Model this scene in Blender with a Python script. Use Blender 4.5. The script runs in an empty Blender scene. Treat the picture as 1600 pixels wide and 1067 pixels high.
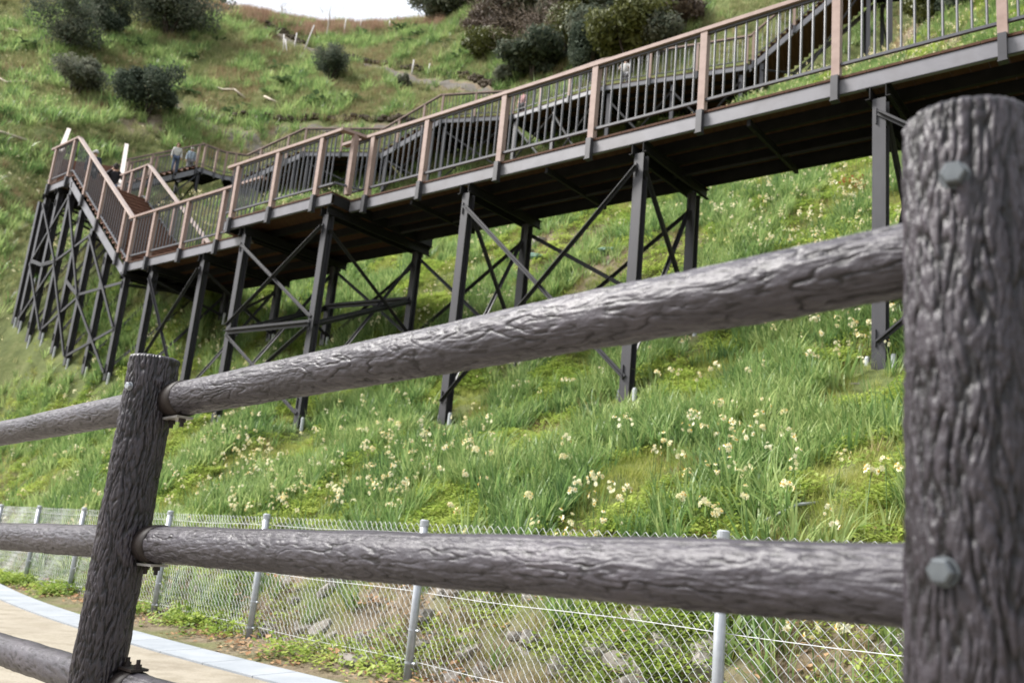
import bpy, bmesh, math, random
import numpy as np
from math import sin, cos, tan, radians, pi, sqrt, atan2
from mathutils import Vector, Matrix
random.seed(7)
rng = np.random.default_rng(11)
SC = bpy.context.scene
COL = SC.collection

# ------------------------------------------------------------------ camera
ZC = 1.0                                   # camera height over the world origin
FPX, PITCH, ROLL = 1310.0, radians(11.85), radians(5.43)
cF = Vector((0, cos(PITCH), sin(PITCH)))
_R0 = Vector((1, 0, 0)); _U0 = Vector((0, -sin(PITCH), cos(PITCH)))
cR = cos(ROLL) * _R0 + sin(ROLL) * _U0
cU = -sin(ROLL) * _R0 + cos(ROLL) * _U0
cam = bpy.data.cameras.new('camera')
cam.sensor_width = 36.0
cam.lens = FPX / 1600 * 36.0
cam.clip_start = 0.05
cam.clip_end = 600
cam.dof.use_dof = True
cam.dof.focus_distance = 2.9
cam.dof.aperture_fstop = 4.2
camo = bpy.data.objects.new('camera', cam)
COL.objects.link(camo)
m = Matrix((cR, cU, -cF)).transposed().to_4x4()
m.translation = (0, 0, ZC)
camo.matrix_world = m
SC.camera = camo

# ------------------------------------------------------------------ world and sun (bright hazy day)
SUN_DIR = Vector((-0.76, 0.06, 0.80)).normalized()          # towards the sun
w = bpy.data.worlds.new('World'); SC.world = w; w.use_nodes = True
nt = w.node_tree; nt.nodes.clear()
sky = nt.nodes.new('ShaderNodeTexSky'); sky.sky_type = 'NISHITA'; sky.sun_disc = False
sky.sun_elevation = math.asin(SUN_DIR.z); sky.sun_rotation = atan2(SUN_DIR.x, SUN_DIR.y)
sky.air_density = 1.0; sky.dust_density = 4.0; sky.ozone_density = 1.0
cl = nt.nodes.new('ShaderNodeMixRGB'); cl.inputs[0].default_value = 0.52      # thin high cloud over the blue
cl.inputs[2].default_value = (16.0, 16.5, 17.3, 1)
bg = nt.nodes.new('ShaderNodeBackground'); bg.inputs[1].default_value = 0.058
out = nt.nodes.new('ShaderNodeOutputWorld')
nt.links.new(sky.outputs[0], cl.inputs[1]); nt.links.new(cl.outputs[0], bg.inputs[0]); nt.links.new(bg.outputs[0], out.inputs[0])
sl = bpy.data.lights.new('sun', 'SUN'); sl.energy = 3.9; sl.angle = radians(20); sl.color = (1.0, 0.975, 0.94)
so = bpy.data.objects.new('sun', sl); COL.objects.link(so)
so.rotation_euler = SUN_DIR.to_track_quat('Z', 'Y').to_euler()
SC.view_settings.view_transform = 'Standard'; SC.view_settings.look = 'None'
SC.view_settings.gamma = 1.0; SC.view_settings.use_curve_mapping = False
SC.view_settings.exposure = 1.18
SC.cycles.use_denoising = True
SC.cycles.max_bounces = 6; SC.cycles.diffuse_bounces = 2; SC.cycles.glossy_bounces = 3; SC.cycles.transmission_bounces = 3
SC.cycles.caustics_reflective = False; SC.cycles.caustics_refractive = False

# ------------------------------------------------------------------ helpers: places
AL = radians(50)
AV = np.array([-sin(AL), cos(AL)])          # along the walkway, away to the left
BV = np.array([cos(AL), sin(AL)])           # uphill
def su(s, u, z=0.0):                         # walkway coordinates to a point; z over the camera
    return Vector((AV[0]*s + BV[0]*u, AV[1]*s + BV[1]*u, z + ZC))
def ray(x, y):
    return cF + (x - 800) / FPX * cR - (y - 533.5) / FPX * cU
def at(x, y, Y):                             # point of a view ray at distance Y in front
    v = ray(x, y); return Vector((0, 0, ZC)) + v * (Y / v.y)
def atz(x, y, z):                            # point of a view ray at height z over the camera
    v = ray(x, y); return Vector((0, 0, ZC)) + v * (z / v.z)
def toS(X, Y): return AV[0]*X + AV[1]*Y
def toU(X, Y): return BV[0]*X + BV[1]*Y

# gradient noise (numpy), periodic in x if px is given
_perm = rng.permutation(512)
def perlin(x, y, px=0):
    x = np.asarray(x, float); y = np.asarray(y, float)
    xi = np.floor(x).astype(int); yi = np.floor(y).astype(int); xf = x - xi; yf = y - yi
    def g(ix, iy, dx, dy):
        if px: ix = ix % px
        h = _perm[(_perm[ix % 512] + iy) % 512] * (2*pi/512)
        return np.cos(h)*dx + np.sin(h)*dy
    u = xf*xf*xf*(xf*(xf*6-15)+10); v = yf*yf*yf*(yf*(yf*6-15)+10)
    a = g(xi, yi, xf, yf); b = g(xi+1, yi, xf-1, yf); c = g(xi, yi+1, xf, yf-1); d = g(xi+1, yi+1, xf-1, yf-1)
    return ((a + (b-a)*u) * (1-v) + (c + (d-c)*u) * v) * 1.5
def fbm(x, y, o=4, px=0):
    t = 0; a = 1
    for i in range(o):
        t = t + a * perlin(x + 17.3*i*(0 if px else 1), y + 9.1*i, px); x = x*2; y = y*2; a *= .5
        if px: px *= 2
    return t
def smooth(a, b, x):
    t = np.clip((x - a) / (b - a), 0, 1); return t*t*(3-2*t)

# ------------------------------------------------------------------ helpers: meshes
class MB:
    def __init__(s): s.v = []; s.f = []; s.m = []
    def add(s, vs, fs, mi=0):
        n = len(s.v); s.v += [tuple(p) for p in vs]; s.f += [tuple(i+n for i in f) for f in fs]; s.m += [mi]*len(fs); return s
    def frame(s, o, X, Y, Z, mi=0):          # box spanned from corner o by three vectors
        o = Vector(o); X = Vector(X); Y = Vector(Y); Z = Vector(Z)
        vs = [o, o+X, o+X+Y, o+Y, o+Z, o+X+Z, o+X+Y+Z, o+Y+Z]
        return s.add(vs, [(0,3,2,1),(4,5,6,7),(0,1,5,4),(1,2,6,5),(2,3,7,6),(3,0,4,7)], mi)
    def box(s, c, sz, mi=0):
        return s.frame((c[0]-sz[0]/2, c[1]-sz[1]/2, c[2]-sz[2]/2), (sz[0],0,0), (0,sz[1],0), (0,0,sz[2]), mi)
    def bar(s, p, q, w, h, up=(0,0,1), mi=0):  # square bar along p-q
        p = Vector(p); q = Vector(q); d = (q-p).normalized(); up = Vector(up)
        sd = d.cross(up)
        if sd.length < 1e-4: sd = d.cross(Vector((1,0,0)))
        sd.normalize(); u2 = sd.cross(d).normalized()
        return s.frame(p - sd*w/2 - u2*h/2, q-p, sd*w, u2*h, mi)
    def tube(s, pts, r, n=6, mi=0, cap=True):
        pts = [Vector(p) for p in pts]; rs = r if hasattr(r, '__len__') else [r]*len(pts)
        b = len(s.v); rings = []
        ref = Vector((0,0,1)) if abs((pts[-1]-pts[0]).normalized().z) < .9 else Vector((1,0,0))
        for i, p in enumerate(pts):
            d = (pts[min(i+1,len(pts)-1)] - pts[max(i-1,0)]).normalized()
            e = d.cross(ref).normalized(); g = e.cross(d)
            for k in range(n):
                a = 2*pi*k/n; s.v.append(tuple(p + (e*cos(a) + g*sin(a))*rs[i]))
        for i in range(len(pts)-1):
            for k in range(n):
                a = b+i*n+k; c = b+i*n+(k+1)%n
                s.f.append((a, c, c+n, a+n)); s.m.append(mi)
        if cap:
            s.f.append(tuple(b+k for k in range(n))[::-1]); s.f.append(tuple(b+(len(pts)-1)*n+k for k in range(n))); s.m += [mi, mi]
        return s
    def mesh(s, name, mats, smooth_=False):
        me = bpy.data.meshes.new(name); me.from_pydata(s.v, [], s.f)
        for mt in (mats if isinstance(mats, (list, tuple)) else [mats]): me.materials.append(mt)
        if isinstance(mats, (list, tuple)) and len(mats) > 1: me.polygons.foreach_set('material_index', s.m)
        if smooth_: me.polygons.foreach_set('use_smooth', [True]*len(s.f))
        me.update(); return me
    def build(s, name, mats, parent=None, smooth_=False):
        return obj(name, s.mesh(name, mats, smooth_), parent)
def fastmesh(name, V, Fq, mat, smooth_=False):  # numpy verts and quads/tris
    me = bpy.data.meshes.new(name); V = np.asarray(V, np.float32); Fq = np.asarray(Fq, np.int32); k = Fq.shape[1]
    me.vertices.add(len(V)); me.vertices.foreach_set('co', V.ravel())
    me.loops.add(Fq.size); me.loops.foreach_set('vertex_index', Fq.ravel())
    me.polygons.add(len(Fq)); me.polygons.foreach_set('loop_start', np.arange(0, Fq.size, k, dtype=np.int32))
    me.polygons.foreach_set('loop_total', np.full(len(Fq), k, np.int32))
    if smooth_: me.polygons.foreach_set('use_smooth', np.ones(len(Fq), bool))
    for mt in (mat if isinstance(mat, (list, tuple)) else [mat]): me.materials.append(mt)
    me.update(calc_edges=True); me.validate(); return me
def obj(name, me, parent=None, loc=None, rot=None, scale=None):
    o = bpy.data.objects.new(name, me); COL.objects.link(o)
    if parent: o.parent = parent
    if loc is not None: o.location = loc
    if rot is not None: o.rotation_euler = rot
    if scale is not None: o.scale = scale
    return o
def tag(o, label=None, cat=None, group=None, kind=None):
    if label: o['label'] = label
    if cat: o['category'] = cat
    if group: o['group'] = group
    if kind: o['kind'] = kind
    return o
def thing(name, label, cat, group=None, loc=(0,0,0), rz=0):
    return tag(obj(name, None, None, loc, (0,0,rz)), label, cat, group)

# ------------------------------------------------------------------ helpers: materials
def nodes(name):
    mt = bpy.data.materials.new(name); mt.use_nodes = True; t = mt.node_tree; t.nodes.clear()
    o = t.nodes.new('ShaderNodeOutputMaterial'); return mt, t, o
def N(t, k, **kw):
    n = t.nodes.new(k)
    for a, b in kw.items(): setattr(n, a, b)
    return n
def noise(t, scale, detail=4, rough=.55, coord=None, vec=None):
    n = N(t, 'ShaderNodeTexNoise'); n.inputs['Scale'].default_value = scale; n.inputs['Detail'].default_value = detail; n.inputs['Roughness'].default_value = rough
    if vec: t.links.new(vec, n.inputs['Vector'])
    else:
        c = N(t, 'ShaderNodeTexCoord'); t.links.new(c.outputs[coord or 'Object'], n.inputs['Vector'])
    return n
def ramp(t, fac, stops):
    r = N(t, 'ShaderNodeValToRGB'); e = r.color_ramp.elements
    while len(e) < len(stops): e.new(.5)
    for el, (p, c) in zip(e, stops): el.position = p; el.color = (*c, 1)
    t.links.new(fac, r.inputs[0]); return r
def mixc(t, fac, a, b, mode='MIX'):
    n = N(t, 'ShaderNodeMixRGB', blend_type=mode)
    for i, v in ((0, fac), (1, a), (2, b)):
        if hasattr(v, 'links'): t.links.new(v, n.inputs[i])
        elif i == 0: n.inputs[0].default_value = v
        else: n.inputs[i].default_value = (*v, 1)
    return n.outputs[0]
def principled(t, o, col, rough=.6, spec=.5, metal=0, bump=None, bstr=.3, bdist=.01):
    p = N(t, 'ShaderNodeBsdfPrincipled')
    if hasattr(col, 'links'): t.links.new(col, p.inputs['Base Color'])
    else: p.inputs['Base Color'].default_value = (*col, 1)
    if hasattr(rough, 'links'): t.links.new(rough, p.inputs['Roughness'])
    else: p.inputs['Roughness'].default_value = rough
    p.inputs['Specular IOR Level'].default_value = spec; p.inputs['Metallic'].default_value = metal
    if bump is not None:
        b = N(t, 'ShaderNodeBump'); b.inputs['Strength'].default_value = bstr; b.inputs['Distance'].default_value = bdist
        t.links.new(bump, b.inputs['Height']); t.links.new(b.outputs[0], p.inputs['Normal'])
    t.links.new(p.outputs[0], o.inputs[0]); return p
def mat_var(name, c1, c2, scale=3, rough=.6, spec=.5, metal=0, bump=0, bscale=40, coord='Object', c3=None, detail=5):
    mt, t, o = nodes(name); n = noise(t, scale, detail, .6, coord)
    st = [(.3, c1), (.7, c2)] if c3 is None else [(.25, c1), (.5, c2), (.75, c3)]
    r = ramp(t, n.outputs[0], st)
    b = noise(t, bscale, 4, .6, coord).outputs[0] if bump else None
    principled(t, o, r.outputs[0], rough, spec, metal, b, bump); return mt
def mat_leaf(name, c1, c2, c3=None, trans=.35, rough=.5, spec=.3, nscale=.35):
    mt, t, o = nodes(name)
    oi = N(t, 'ShaderNodeObjectInfo'); ge = N(t, 'ShaderNodeNewGeometry')
    n = noise(t, nscale, 3, .6, vec=ge.outputs['Position'])
    n2 = N(t, 'ShaderNodeMath', operation='MULTIPLY_ADD'); t.links.new(oi.outputs['Random'], n2.inputs[0]); n2.inputs[1].default_value = .45; n2.inputs[2].default_value = -.22
    ri = N(t, 'ShaderNodeMath', operation='MULTIPLY_ADD'); t.links.new(ge.outputs['Random Per Island'], ri.inputs[0]); ri.inputs[1].default_value = .40; t.links.new(n2.outputs[0], ri.inputs[2])
    ad = N(t, 'ShaderNodeMath', operation='ADD'); t.links.new(ri.outputs[0], ad.inputs[0]); t.links.new(n.outputs[0], ad.inputs[1])
    r = ramp(t, ad.outputs[0], [(.35, c1), (.85, c2)] if c3 is None else [(.3, c1), (.6, c2), (.98, c3)])
    p = principled(t, o, r.outputs[0], rough, spec)
    tr = N(t, 'ShaderNodeBsdfTranslucent'); t.links.new(r.outputs[0], tr.inputs[0])
    mx = N(t, 'ShaderNodeMixShader'); mx.inputs[0].default_value = trans
    t.links.new(p.outputs[0], mx.inputs[1]); t.links.new(tr.outputs[0], mx.inputs[2]); t.links.new(mx.outputs[0], o.inputs[0])
    return mt
M = {}
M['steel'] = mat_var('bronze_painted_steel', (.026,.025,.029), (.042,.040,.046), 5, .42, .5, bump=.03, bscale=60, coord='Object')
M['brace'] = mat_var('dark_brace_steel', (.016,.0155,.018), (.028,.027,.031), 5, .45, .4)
M['under'] = mat_var('shade_darkened_steel', (.010,.0095,.010), (.018,.017,.018), 5, .6, .15)  # darkened copy of the steel: under-deck shade put into the colour
M['deck_shaded'] = mat_var('shade_darkened_board', (.050,.025,.016), (.095,.048,.032), 9, .75, .12)  # deck board colour darkened to stand for the shade below the deck
M['beam'] = mat_var('edge_beam_paint', (.098,.096,.108), (.155,.152,.168), 1.3, .36, .6, bump=.02, bscale=30, c3=(.105,.098,.102))
M['timber'] = mat_var('brown_rail_timber', (.215,.148,.125), (.295,.212,.184), 7, .6, .35, bump=.08, bscale=50)
M['timber_lit'] = mat_var('sunlit_rail', (.33,.26,.23), (.43,.35,.315), 7, .55, .4, bump=.05, bscale=50)  # same rail timber made lighter, sunlight painted into the colour
M['rail_lit_white'] = mat_var('sunlit_white_rail', (.46,.40,.36), (.58,.52,.48), 7, .5, .4)  # handrail timber coloured whitish to stand for its sunlit top
M['deck'] = mat_var('brown_deck_board', (.095,.045,.028), (.17,.082,.054), 9, .65, .3, bump=.1, bscale=40)
M['bar'] = mat_var('baluster_paint', (.040,.040,.047), (.060,.060,.069), 9, .35, .6)
M['galv'] = mat_var('galvanised_steel', (.28,.30,.325), (.38,.40,.43), 14, .42, .5, metal=.35)
M['bolt'] = mat_var('weathered_bolt_steel', (.060,.068,.075), (.115,.128,.138), 60, .5, .5, metal=.4)
M['wire'] = mat_var('coated_wire', (.48,.49,.495), (.62,.63,.635), 8, .5, .5)
M['strap'] = mat_var('brown_strap', (.014,.010,.009), (.026,.019,.017), 12, .55, .3)
M['plate'] = mat_var('bracket_plate', (.22,.21,.20), (.32,.31,.30), 20, .4, .5)
M['concrete_anchor'] = mat_var('pale_pipe', (.34,.36,.38), (.46,.48,.50), 20, .5, .4)

# ------------------------------------------------------------------ terrain
def gz(s, u): return -0.80 - .04*np.asarray(s) - .045*np.asarray(u)          # the gently falling path level, over the camera
FS = np.array([-6, -.4, 1.95, 4.4, 6.6, 8.75, 11.3, 13.0, 15, 20, 40.])
FU = np.array([3.6, 4.0, 4.22, 4.5, 4.7, 4.98, 5.22, 5.36, 5.6, 6.4, 10.])
def fence_u(s): return np.interp(s, FS, FU)
def kerb_in(s):
    s = np.asarray(s, float); q = np.clip(s, 4.6, 11.5)
    return 3.45 + .017*(q-4.6)**2 + np.maximum(s-11.5, 0)*.23 + np.minimum(s-4.6, 0)*.04
ctl = []
for s, u, z in ((2.7,9.5,1.96),(5.93,9.5,1.7),(9.26,9.5,1.42),(12.3,9.1,1.21),(14.9,9.1,1.2),(17.5,9.4,1.5),(21,9.5,2.31),(23.4,9.5,2.81),(25.4,9.5,3.53),(26.9,9.5,3.87),
                (27.8,9.5,4.3),(5.7,11.2,2.96),(8.84,11.2,2.62),(-2,9.5,2.3),(-6,9.5,2.6),(-6,14,6),(-2,14,5.8)):
    p = su(s, u); ctl.append((p.x, p.y, z))
for s in (-6, -2, 1, 3, 5, 7, 9, 11, 13, 16, 20, 26):
    u = float(fence_u(s)); p = su(s, u); ctl.append((p.x, p.y, float(gz(s, u))))
    p = su(s, u+1.3); ctl.append((p.x, p.y, float(gz(s, u)) + (.95 if s < 13 else 1.0 + .12*(s-13))))
for X, Y, z in ((-18.5,36.5,10.6),(-15,39.5,12.8),(-9,38.2,14.0),(-3,36.5,15.0),(3,33,14.6),(8,30.5,14.4),(13.5,28.5,17.3),(18,27,19)):
    ctl.append((X, Y, z))
for x, y, Y in ((1200,400,14),(1200,290,17),(1000,400,15.2),(850,400,17.5),(600,450,20),(450,480,21),(1240,140,25),(1400,95,24),(1560,60,20),(1460,0,27),(1600,-60,26),
                (20,400,29),(0,300,33),(60,200,40),(225,190,44.5),(115,158,46),(0,100,50),(110,75,53),(0,0,60),(250,55,60),(330,15,68),(-300,200,36),(-300,0,50),(-250,420,26),
                (330,180,48),(450,185,46),(600,185,45),(515,125,52),(700,120,52),(600,90,58),(620,60,66),(400,27,72),(450,46,74),(540,55,76),(620,52,77),(680,42,75),(740,26,72),
                (760,110,50),(870,105,44),(1000,70,40),(1100,35,37.5),(1200,5,36),(900,-100,62),(1250,-150,52),(100,-110,76),(1600,-200,45)):
    p = at(x, y, Y); ctl.append((p.x, p.y, p.z - ZC))
for x, y, Y, dz in ((400,27,72,-2.5),(540,55,76,-3),(680,42,75,-2.5)):
    p = at(x, y, Y); ctl.append((p.x*1.2, p.y*1.2, p.z - ZC + dz)); ctl.append((p.x*1.45, p.y*1.45, p.z - ZC + dz*3))
C = np.array(ctl)
def tps(r): return np.where(r > 1e-9, r*r*np.log(np.maximum(r, 1e-9)), 0)
n_ = len(C); K = tps(np.hypot(C[:,None,0]-C[None,:,0], C[:,None,1]-C[None,:,1])) + np.eye(n_)*.25
P_ = np.c_[np.ones(n_), C[:,:2]]
S_ = np.linalg.solve(np.block([[K, P_], [P_.T, np.zeros((3,3))]]), np.r_[C[:,2], np.zeros(3)])
def height(X, Y):                              # world z of the ground
    X = np.asarray(X, float); Y = np.asarray(Y, float); sh = X.shape; x = X.ravel(); y = Y.ravel(); z = np.zeros(len(x))
    for i in range(0, len(x), 20000):
        a, b = x[i:i+20000], y[i:i+20000]
        z[i:i+20000] = tps(np.hypot(a[:,None]-C[None,:,0], b[:,None]-C[None,:,1])) @ S_[:n_] + S_[n_] + S_[n_+1]*a + S_[n_+2]*b
    s, u = toS(x, y), toU(x, y); fu = fence_u(s); g = gz(s, u)
    wgt = smooth(.05, .45, u - fu)
    far = np.clip((np.hypot(x, y) - 5) / 25, 0, 1)
    z = z + wgt * (fbm(x*.55, y*.55, 3) * (.10 + .22*far) + fbm(x*1.9+5, y*1.9, 3) * (.055 + .05*far))
    z = np.where(wgt <= 0, g - .035, g*(1-wgt) + z*wgt) + (1-wgt)*smooth(-.5, -.1, u-fu)*.05*(1+fbm(x*2.5, y*2.5, 2))
    z = np.where(np.hypot(x, y) > 70, np.clip(z, -9, 62), z)
    return (z + ZC).reshape(sh)
gx = np.r_[[-420, -300, -200, -140, -105, -85, -72], np.arange(-62, -34, .8), np.arange(-34, -8, .27), np.arange(-8, 12, .17), np.arange(12, 24, .3), np.arange(24, 48, .9), [52, 60, 75, 100, 140, 200, 300, 420]]
gy = np.r_[[-420, -300, -200, -130, -85, -55, -35, -22, -14], np.arange(-8, 2, .5), np.arange(2, 17, .16), np.arange(17, 42, .27), np.arange(42, 82, .45), np.arange(82, 112, 1.2), [118, 130, 150, 180, 230, 300]]
GX, GY = np.meshgrid(gx, gy); GZ = height(GX, GY)
def hz(x, y):                                  # bilinear lookup in the built ground
    x = np.atleast_1d(np.asarray(x, float)); y = np.atleast_1d(np.asarray(y, float))
    i = np.clip(np.searchsorted(gx, x)-1, 0, len(gx)-2); j = np.clip(np.searchsorted(gy, y)-1, 0, len(gy)-2)
    a = np.clip((x-gx[i])/(gx[i+1]-gx[i]), 0, 1); b = np.clip((y-gy[j])/(gy[j+1]-gy[j]), 0, 1)
    return (GZ[j,i]*(1-a)+GZ[j,i+1]*a)*(1-b) + (GZ[j+1,i]*(1-a)+GZ[j+1,i+1]*a)*b
def hz1(x, y): return float(hz(x, y)[0])
def hit(x, y, near=3.0, far=110.0):            # first ground point met by the view ray through a picture point
    v = ray(x, y); Y = np.arange(near, far, .08); t = Y / v.y
    d = ZC + v.z*t - hz(v.x*t, Y); k = np.nonzero(d < 0)[0]
    if not len(k): return None
    t = t[k[0]]; return Vector((v.x*t, v.y*t, ZC + v.z*t))

def ground_material():
    mt, t, o = nodes('hillside_ground')
    ge = N(t, 'ShaderNodeNewGeometry'); pos = ge.outputs['Position']
    n1 = noise(t, .22, 5, .6, vec=pos); n2 = noise(t, 1.7, 6, .65, vec=pos); n3 = noise(t, 9, 5, .7, vec=pos)
    grass = ramp(t, n2.outputs[0], [(.3, (.060,.075,.028)), (.5, (.105,.125,.045)), (.72, (.16,.165,.075))])
    soil = ramp(t, n3.outputs[0], [(.3, (.105,.080,.055)), (.7, (.23,.185,.135))])
    ad = N(t, 'ShaderNodeMath', operation='MULTIPLY_ADD'); t.links.new(n2.outputs[0], ad.inputs[0]); ad.inputs[1].default_value = .9; t.links.new(n1.outputs[0], ad.inputs[2])
    fac = ramp(t, ad.outputs[0], [(1.03, (0,0,0)), (1.16, (1,1,1))])
    at_ = N(t, 'ShaderNodeAttribute'); at_.attribute_name = 'bare'
    mx = N(t, 'ShaderNodeMath', operation='MAXIMUM'); t.links.new(fac.outputs[0], mx.inputs[0]); t.links.new(at_.outputs['Fac'], mx.inputs[1])
    col = mixc(t, mx.outputs[0], grass.outputs[0], soil.outputs[0])
    principled(t, o, col, .95, .1, 0, n3.outputs[0], .8, .06); return mt
i0 = np.arange(len(gx)-1); j0 = np.arange(len(gy)-1); I, J = np.meshgrid(i0, j0); q = (J*len(gx)+I).ravel()
hill = obj('hillside', fastmesh('hillside', np.c_[GX.ravel(), GY.ravel(), GZ.ravel()], np.c_[q, q+1, q+1+len(gx), q+len(gx)], ground_material(), True))
hill['kind'] = 'structure'
# bare earth and dry leaf litter where the photograph shows it (an attribute, 0 to 1)
sX, uX = toS(GX, GY), toU(GX, GY); fuX = fence_u(sX)
bare = smooth(.30, .62, fbm(GX*.8+3, GY*.8, 3)*.5+.5) * smooth(1.6, .8, uX-fuX) * np.where(sX < 9, .95, .7)          # stony foot of the bank
bare = np.maximum(bare, smooth(-.6, -.2, uX-fuX)*smooth(.5, .1, uX-fuX)*.6)
for x, y, Y, r in ((860,400,17.3,1.6),(960,390,16.6,1.3),(1030,395,16,1.2),(1130,500,12.6,.7),(1430,40,25.5,2.4),(1450,80,24,1.8),(560,600,14,.6),(860,680,9.5,.8),(225,195,44.4,2.2),(230,110,50,2.0),(1000,20,42,2.5)):
    p = hit(x, y, 5) if Y < 30 else at(x, y, Y)
    if p: bare = np.maximum(bare, smooth(1, .35, np.hypot(GX-p.x, GY-p.y)/r + fbm(GX*1.5, GY*1.5, 3)*.35))
TRACKS = ((((405,42,70),(440,60,66),(480,78,62),(545,99,57),(620,117,53.5),(690,131,51),(770,148,48)), 1.35), (((268,168,48.5),(310,188,47),(350,206,45.5),(390,224,44),(430,238,43)), 1.6), (((430,205,45.2),(520,203,45),(600,203,44.5),(670,205,44)), .8))
for poly, w_ in TRACKS:
    pp = [hit(x, y, 20) or at(x, y, Y) for x, y, Y in poly]
    for a, b in zip(pp[:-1], pp[1:]):
        n = int((b-a).length/.6)+1
        for k in range(n): q_ = a + (b-a)*k/n; bare = np.maximum(bare, smooth(w_*.6, w_*.3, np.hypot(GX-q_.x, GY-q_.y))*(.8 if poly[0][0] == 268 else 1.25))
bare = np.minimum(bare, 1.25)
a_ = hill.data.attributes.new('bare', 'FLOAT', 'POINT'); a_.data.foreach_set('value', bare.ravel().astype(np.float32))

# footpath and its pale blue edging slabs
def ribbon(name, ss, ua, ub, zf, mat, n=6, base=0.0, kind='structure'):
    V = []; F = []
    for s in ss:
        a, b = float(ua(s)), float(ub(s))
        for k in range(n+1):
            u = a + (b-a)*k/n; p = su(s, u, float(zf(s, u)) + base); V.append(p)
    for i in range(len(ss)-1):
        for k in range(n): q = i*(n+1)+k; F.append((q, q+n+1, q+n+2, q+1))
    mb = MB(); mb.add(V, F); o = mb.build(name, mat, None, True); o['kind'] = kind; return o
def path_material():
    mt, t, o = nodes('pale_concrete_path'); ge = N(t, 'ShaderNodeNewGeometry')
    n1 = noise(t, .8, 5, .6, vec=ge.outputs['Position']); n2 = noise(t, 90, 3, .7, vec=ge.outputs['Position'])
    c = ramp(t, n1.outputs[0], [(.3, (.255,.225,.18)), (.7, (.31,.28,.225))])
    n4 = noise(t, 3.5, 8, .75, vec=ge.outputs['Position']); st_ = ramp(t, n4.outputs[0], [(.38, (.72,.70,.66)), (.55, (1,1,1))]); c3 = mixc(t, .8, c.outputs[0], st_.outputs[0], 'MULTIPLY'); c2 = mixc(t, .45, c3, n2.outputs[0], 'OVERLAY'); principled(t, o, c2, .9, .2, 0, n2.outputs[0], .25, .004); return mt
M['path'] = path_material()
ribbon('footpath', np.arange(-7, 45, .5), lambda s: -6.0, lambda s: kerb_in(s), gz, M['path'], 8)
M['kerb'] = mat_var('blue_grey_edging', (.225,.245,.268), (.30,.318,.34), 3, .8, .25, bump=.15, bscale=60)
kerb = obj('kerb_strip', None); kerb['kind'] = 'structure'
s_ = -3.0
while s_ < 30:                                  # slabs 0.6 m long with open joints
    e = s_ + .592; mb = MB()
    c4 = [su(s, kerb_in(s)+d, float(gz(s, kerb_in(s))) + .012) for s, d in ((s_, .004), (e, .004), (e, .35), (s_, .35))]
    mb.add([p - Vector((0,0,.05)) for p in c4] + c4, [(0,1,2,3)[::-1],(4,5,6,7),(0,1,5,4),(1,2,6,5),(2,3,7,6),(3,0,4,7)])
    mb.build('edging_slab', M['kerb'], kerb); s_ += .6

# ------------------------------------------------------------------ foreground fence of moulded imitation logs
def bark_material(name, c1, c2, c3, rough):
    mt, t, o = nodes(name); c = N(t, 'ShaderNodeTexCoord')
    n1 = noise(t, 55, 5, .65, vec=c.outputs['Object']); n2 = noise(t, 7, 4, .6, vec=c.outputs['Object']); n3 = noise(t, 260, 3, .6, vec=c.outputs['Object'])
    at_ = N(t, 'ShaderNodeAttribute'); at_.attribute_name = 'ridge'
    mx = N(t, 'ShaderNodeMath', operation='MULTIPLY_ADD'); t.links.new(n1.outputs[0], mx.inputs[0]); mx.inputs[1].default_value = .5; t.links.new(at_.outputs['Fac'], mx.inputs[2])
    m2 = N(t, 'ShaderNodeMath', operation='MULTIPLY_ADD'); t.links.new(n2.outputs[0], m2.inputs[0]); m2.inputs[1].default_value = .4; t.links.new(mx.outputs[0], m2.inputs[2])
    r = ramp(t, m2.outputs[0], [(.35, c1), (.85, c2), (1.0, c3)])
    n5 = noise(t, 2.6, 6, .7, vec=c.outputs['Object']); st_ = ramp(t, n5.outputs[0], [(.34, (.62,.60,.60)), (.52, (1,1,1)), (.70, (1.55,1.5,1.48))])
    wc = mixc(t, 1.0, r.outputs[0], st_.outputs[0], 'MULTIPLY')
    rr = N(t, 'ShaderNodeMapRange'); t.links.new(n2.outputs[0], rr.inputs[0]); rr.inputs[3].default_value = rough-.1; rr.inputs[4].default_value = rough+.12
    ad = N(t, 'ShaderNodeMath', operation='ADD'); t.links.new(n1.outputs[0], ad.inputs[0]); t.links.new(n3.outputs[0], ad.inputs[1])
    principled(t, o, wc, rr.outputs[0], .40, 0, ad.outputs[0], .6, .0016); return mt
M['bark'] = bark_material('moulded_bark', (.0028,.0023,.0027), (.0118,.0098,.0118), (.034,.029,.0355), .42)
M['bark_rail'] = bark_material('moulded_log_rail', (.0080,.0070,.0085), (.0215,.0192,.0235), (.051,.0465,.056), .42)
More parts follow.
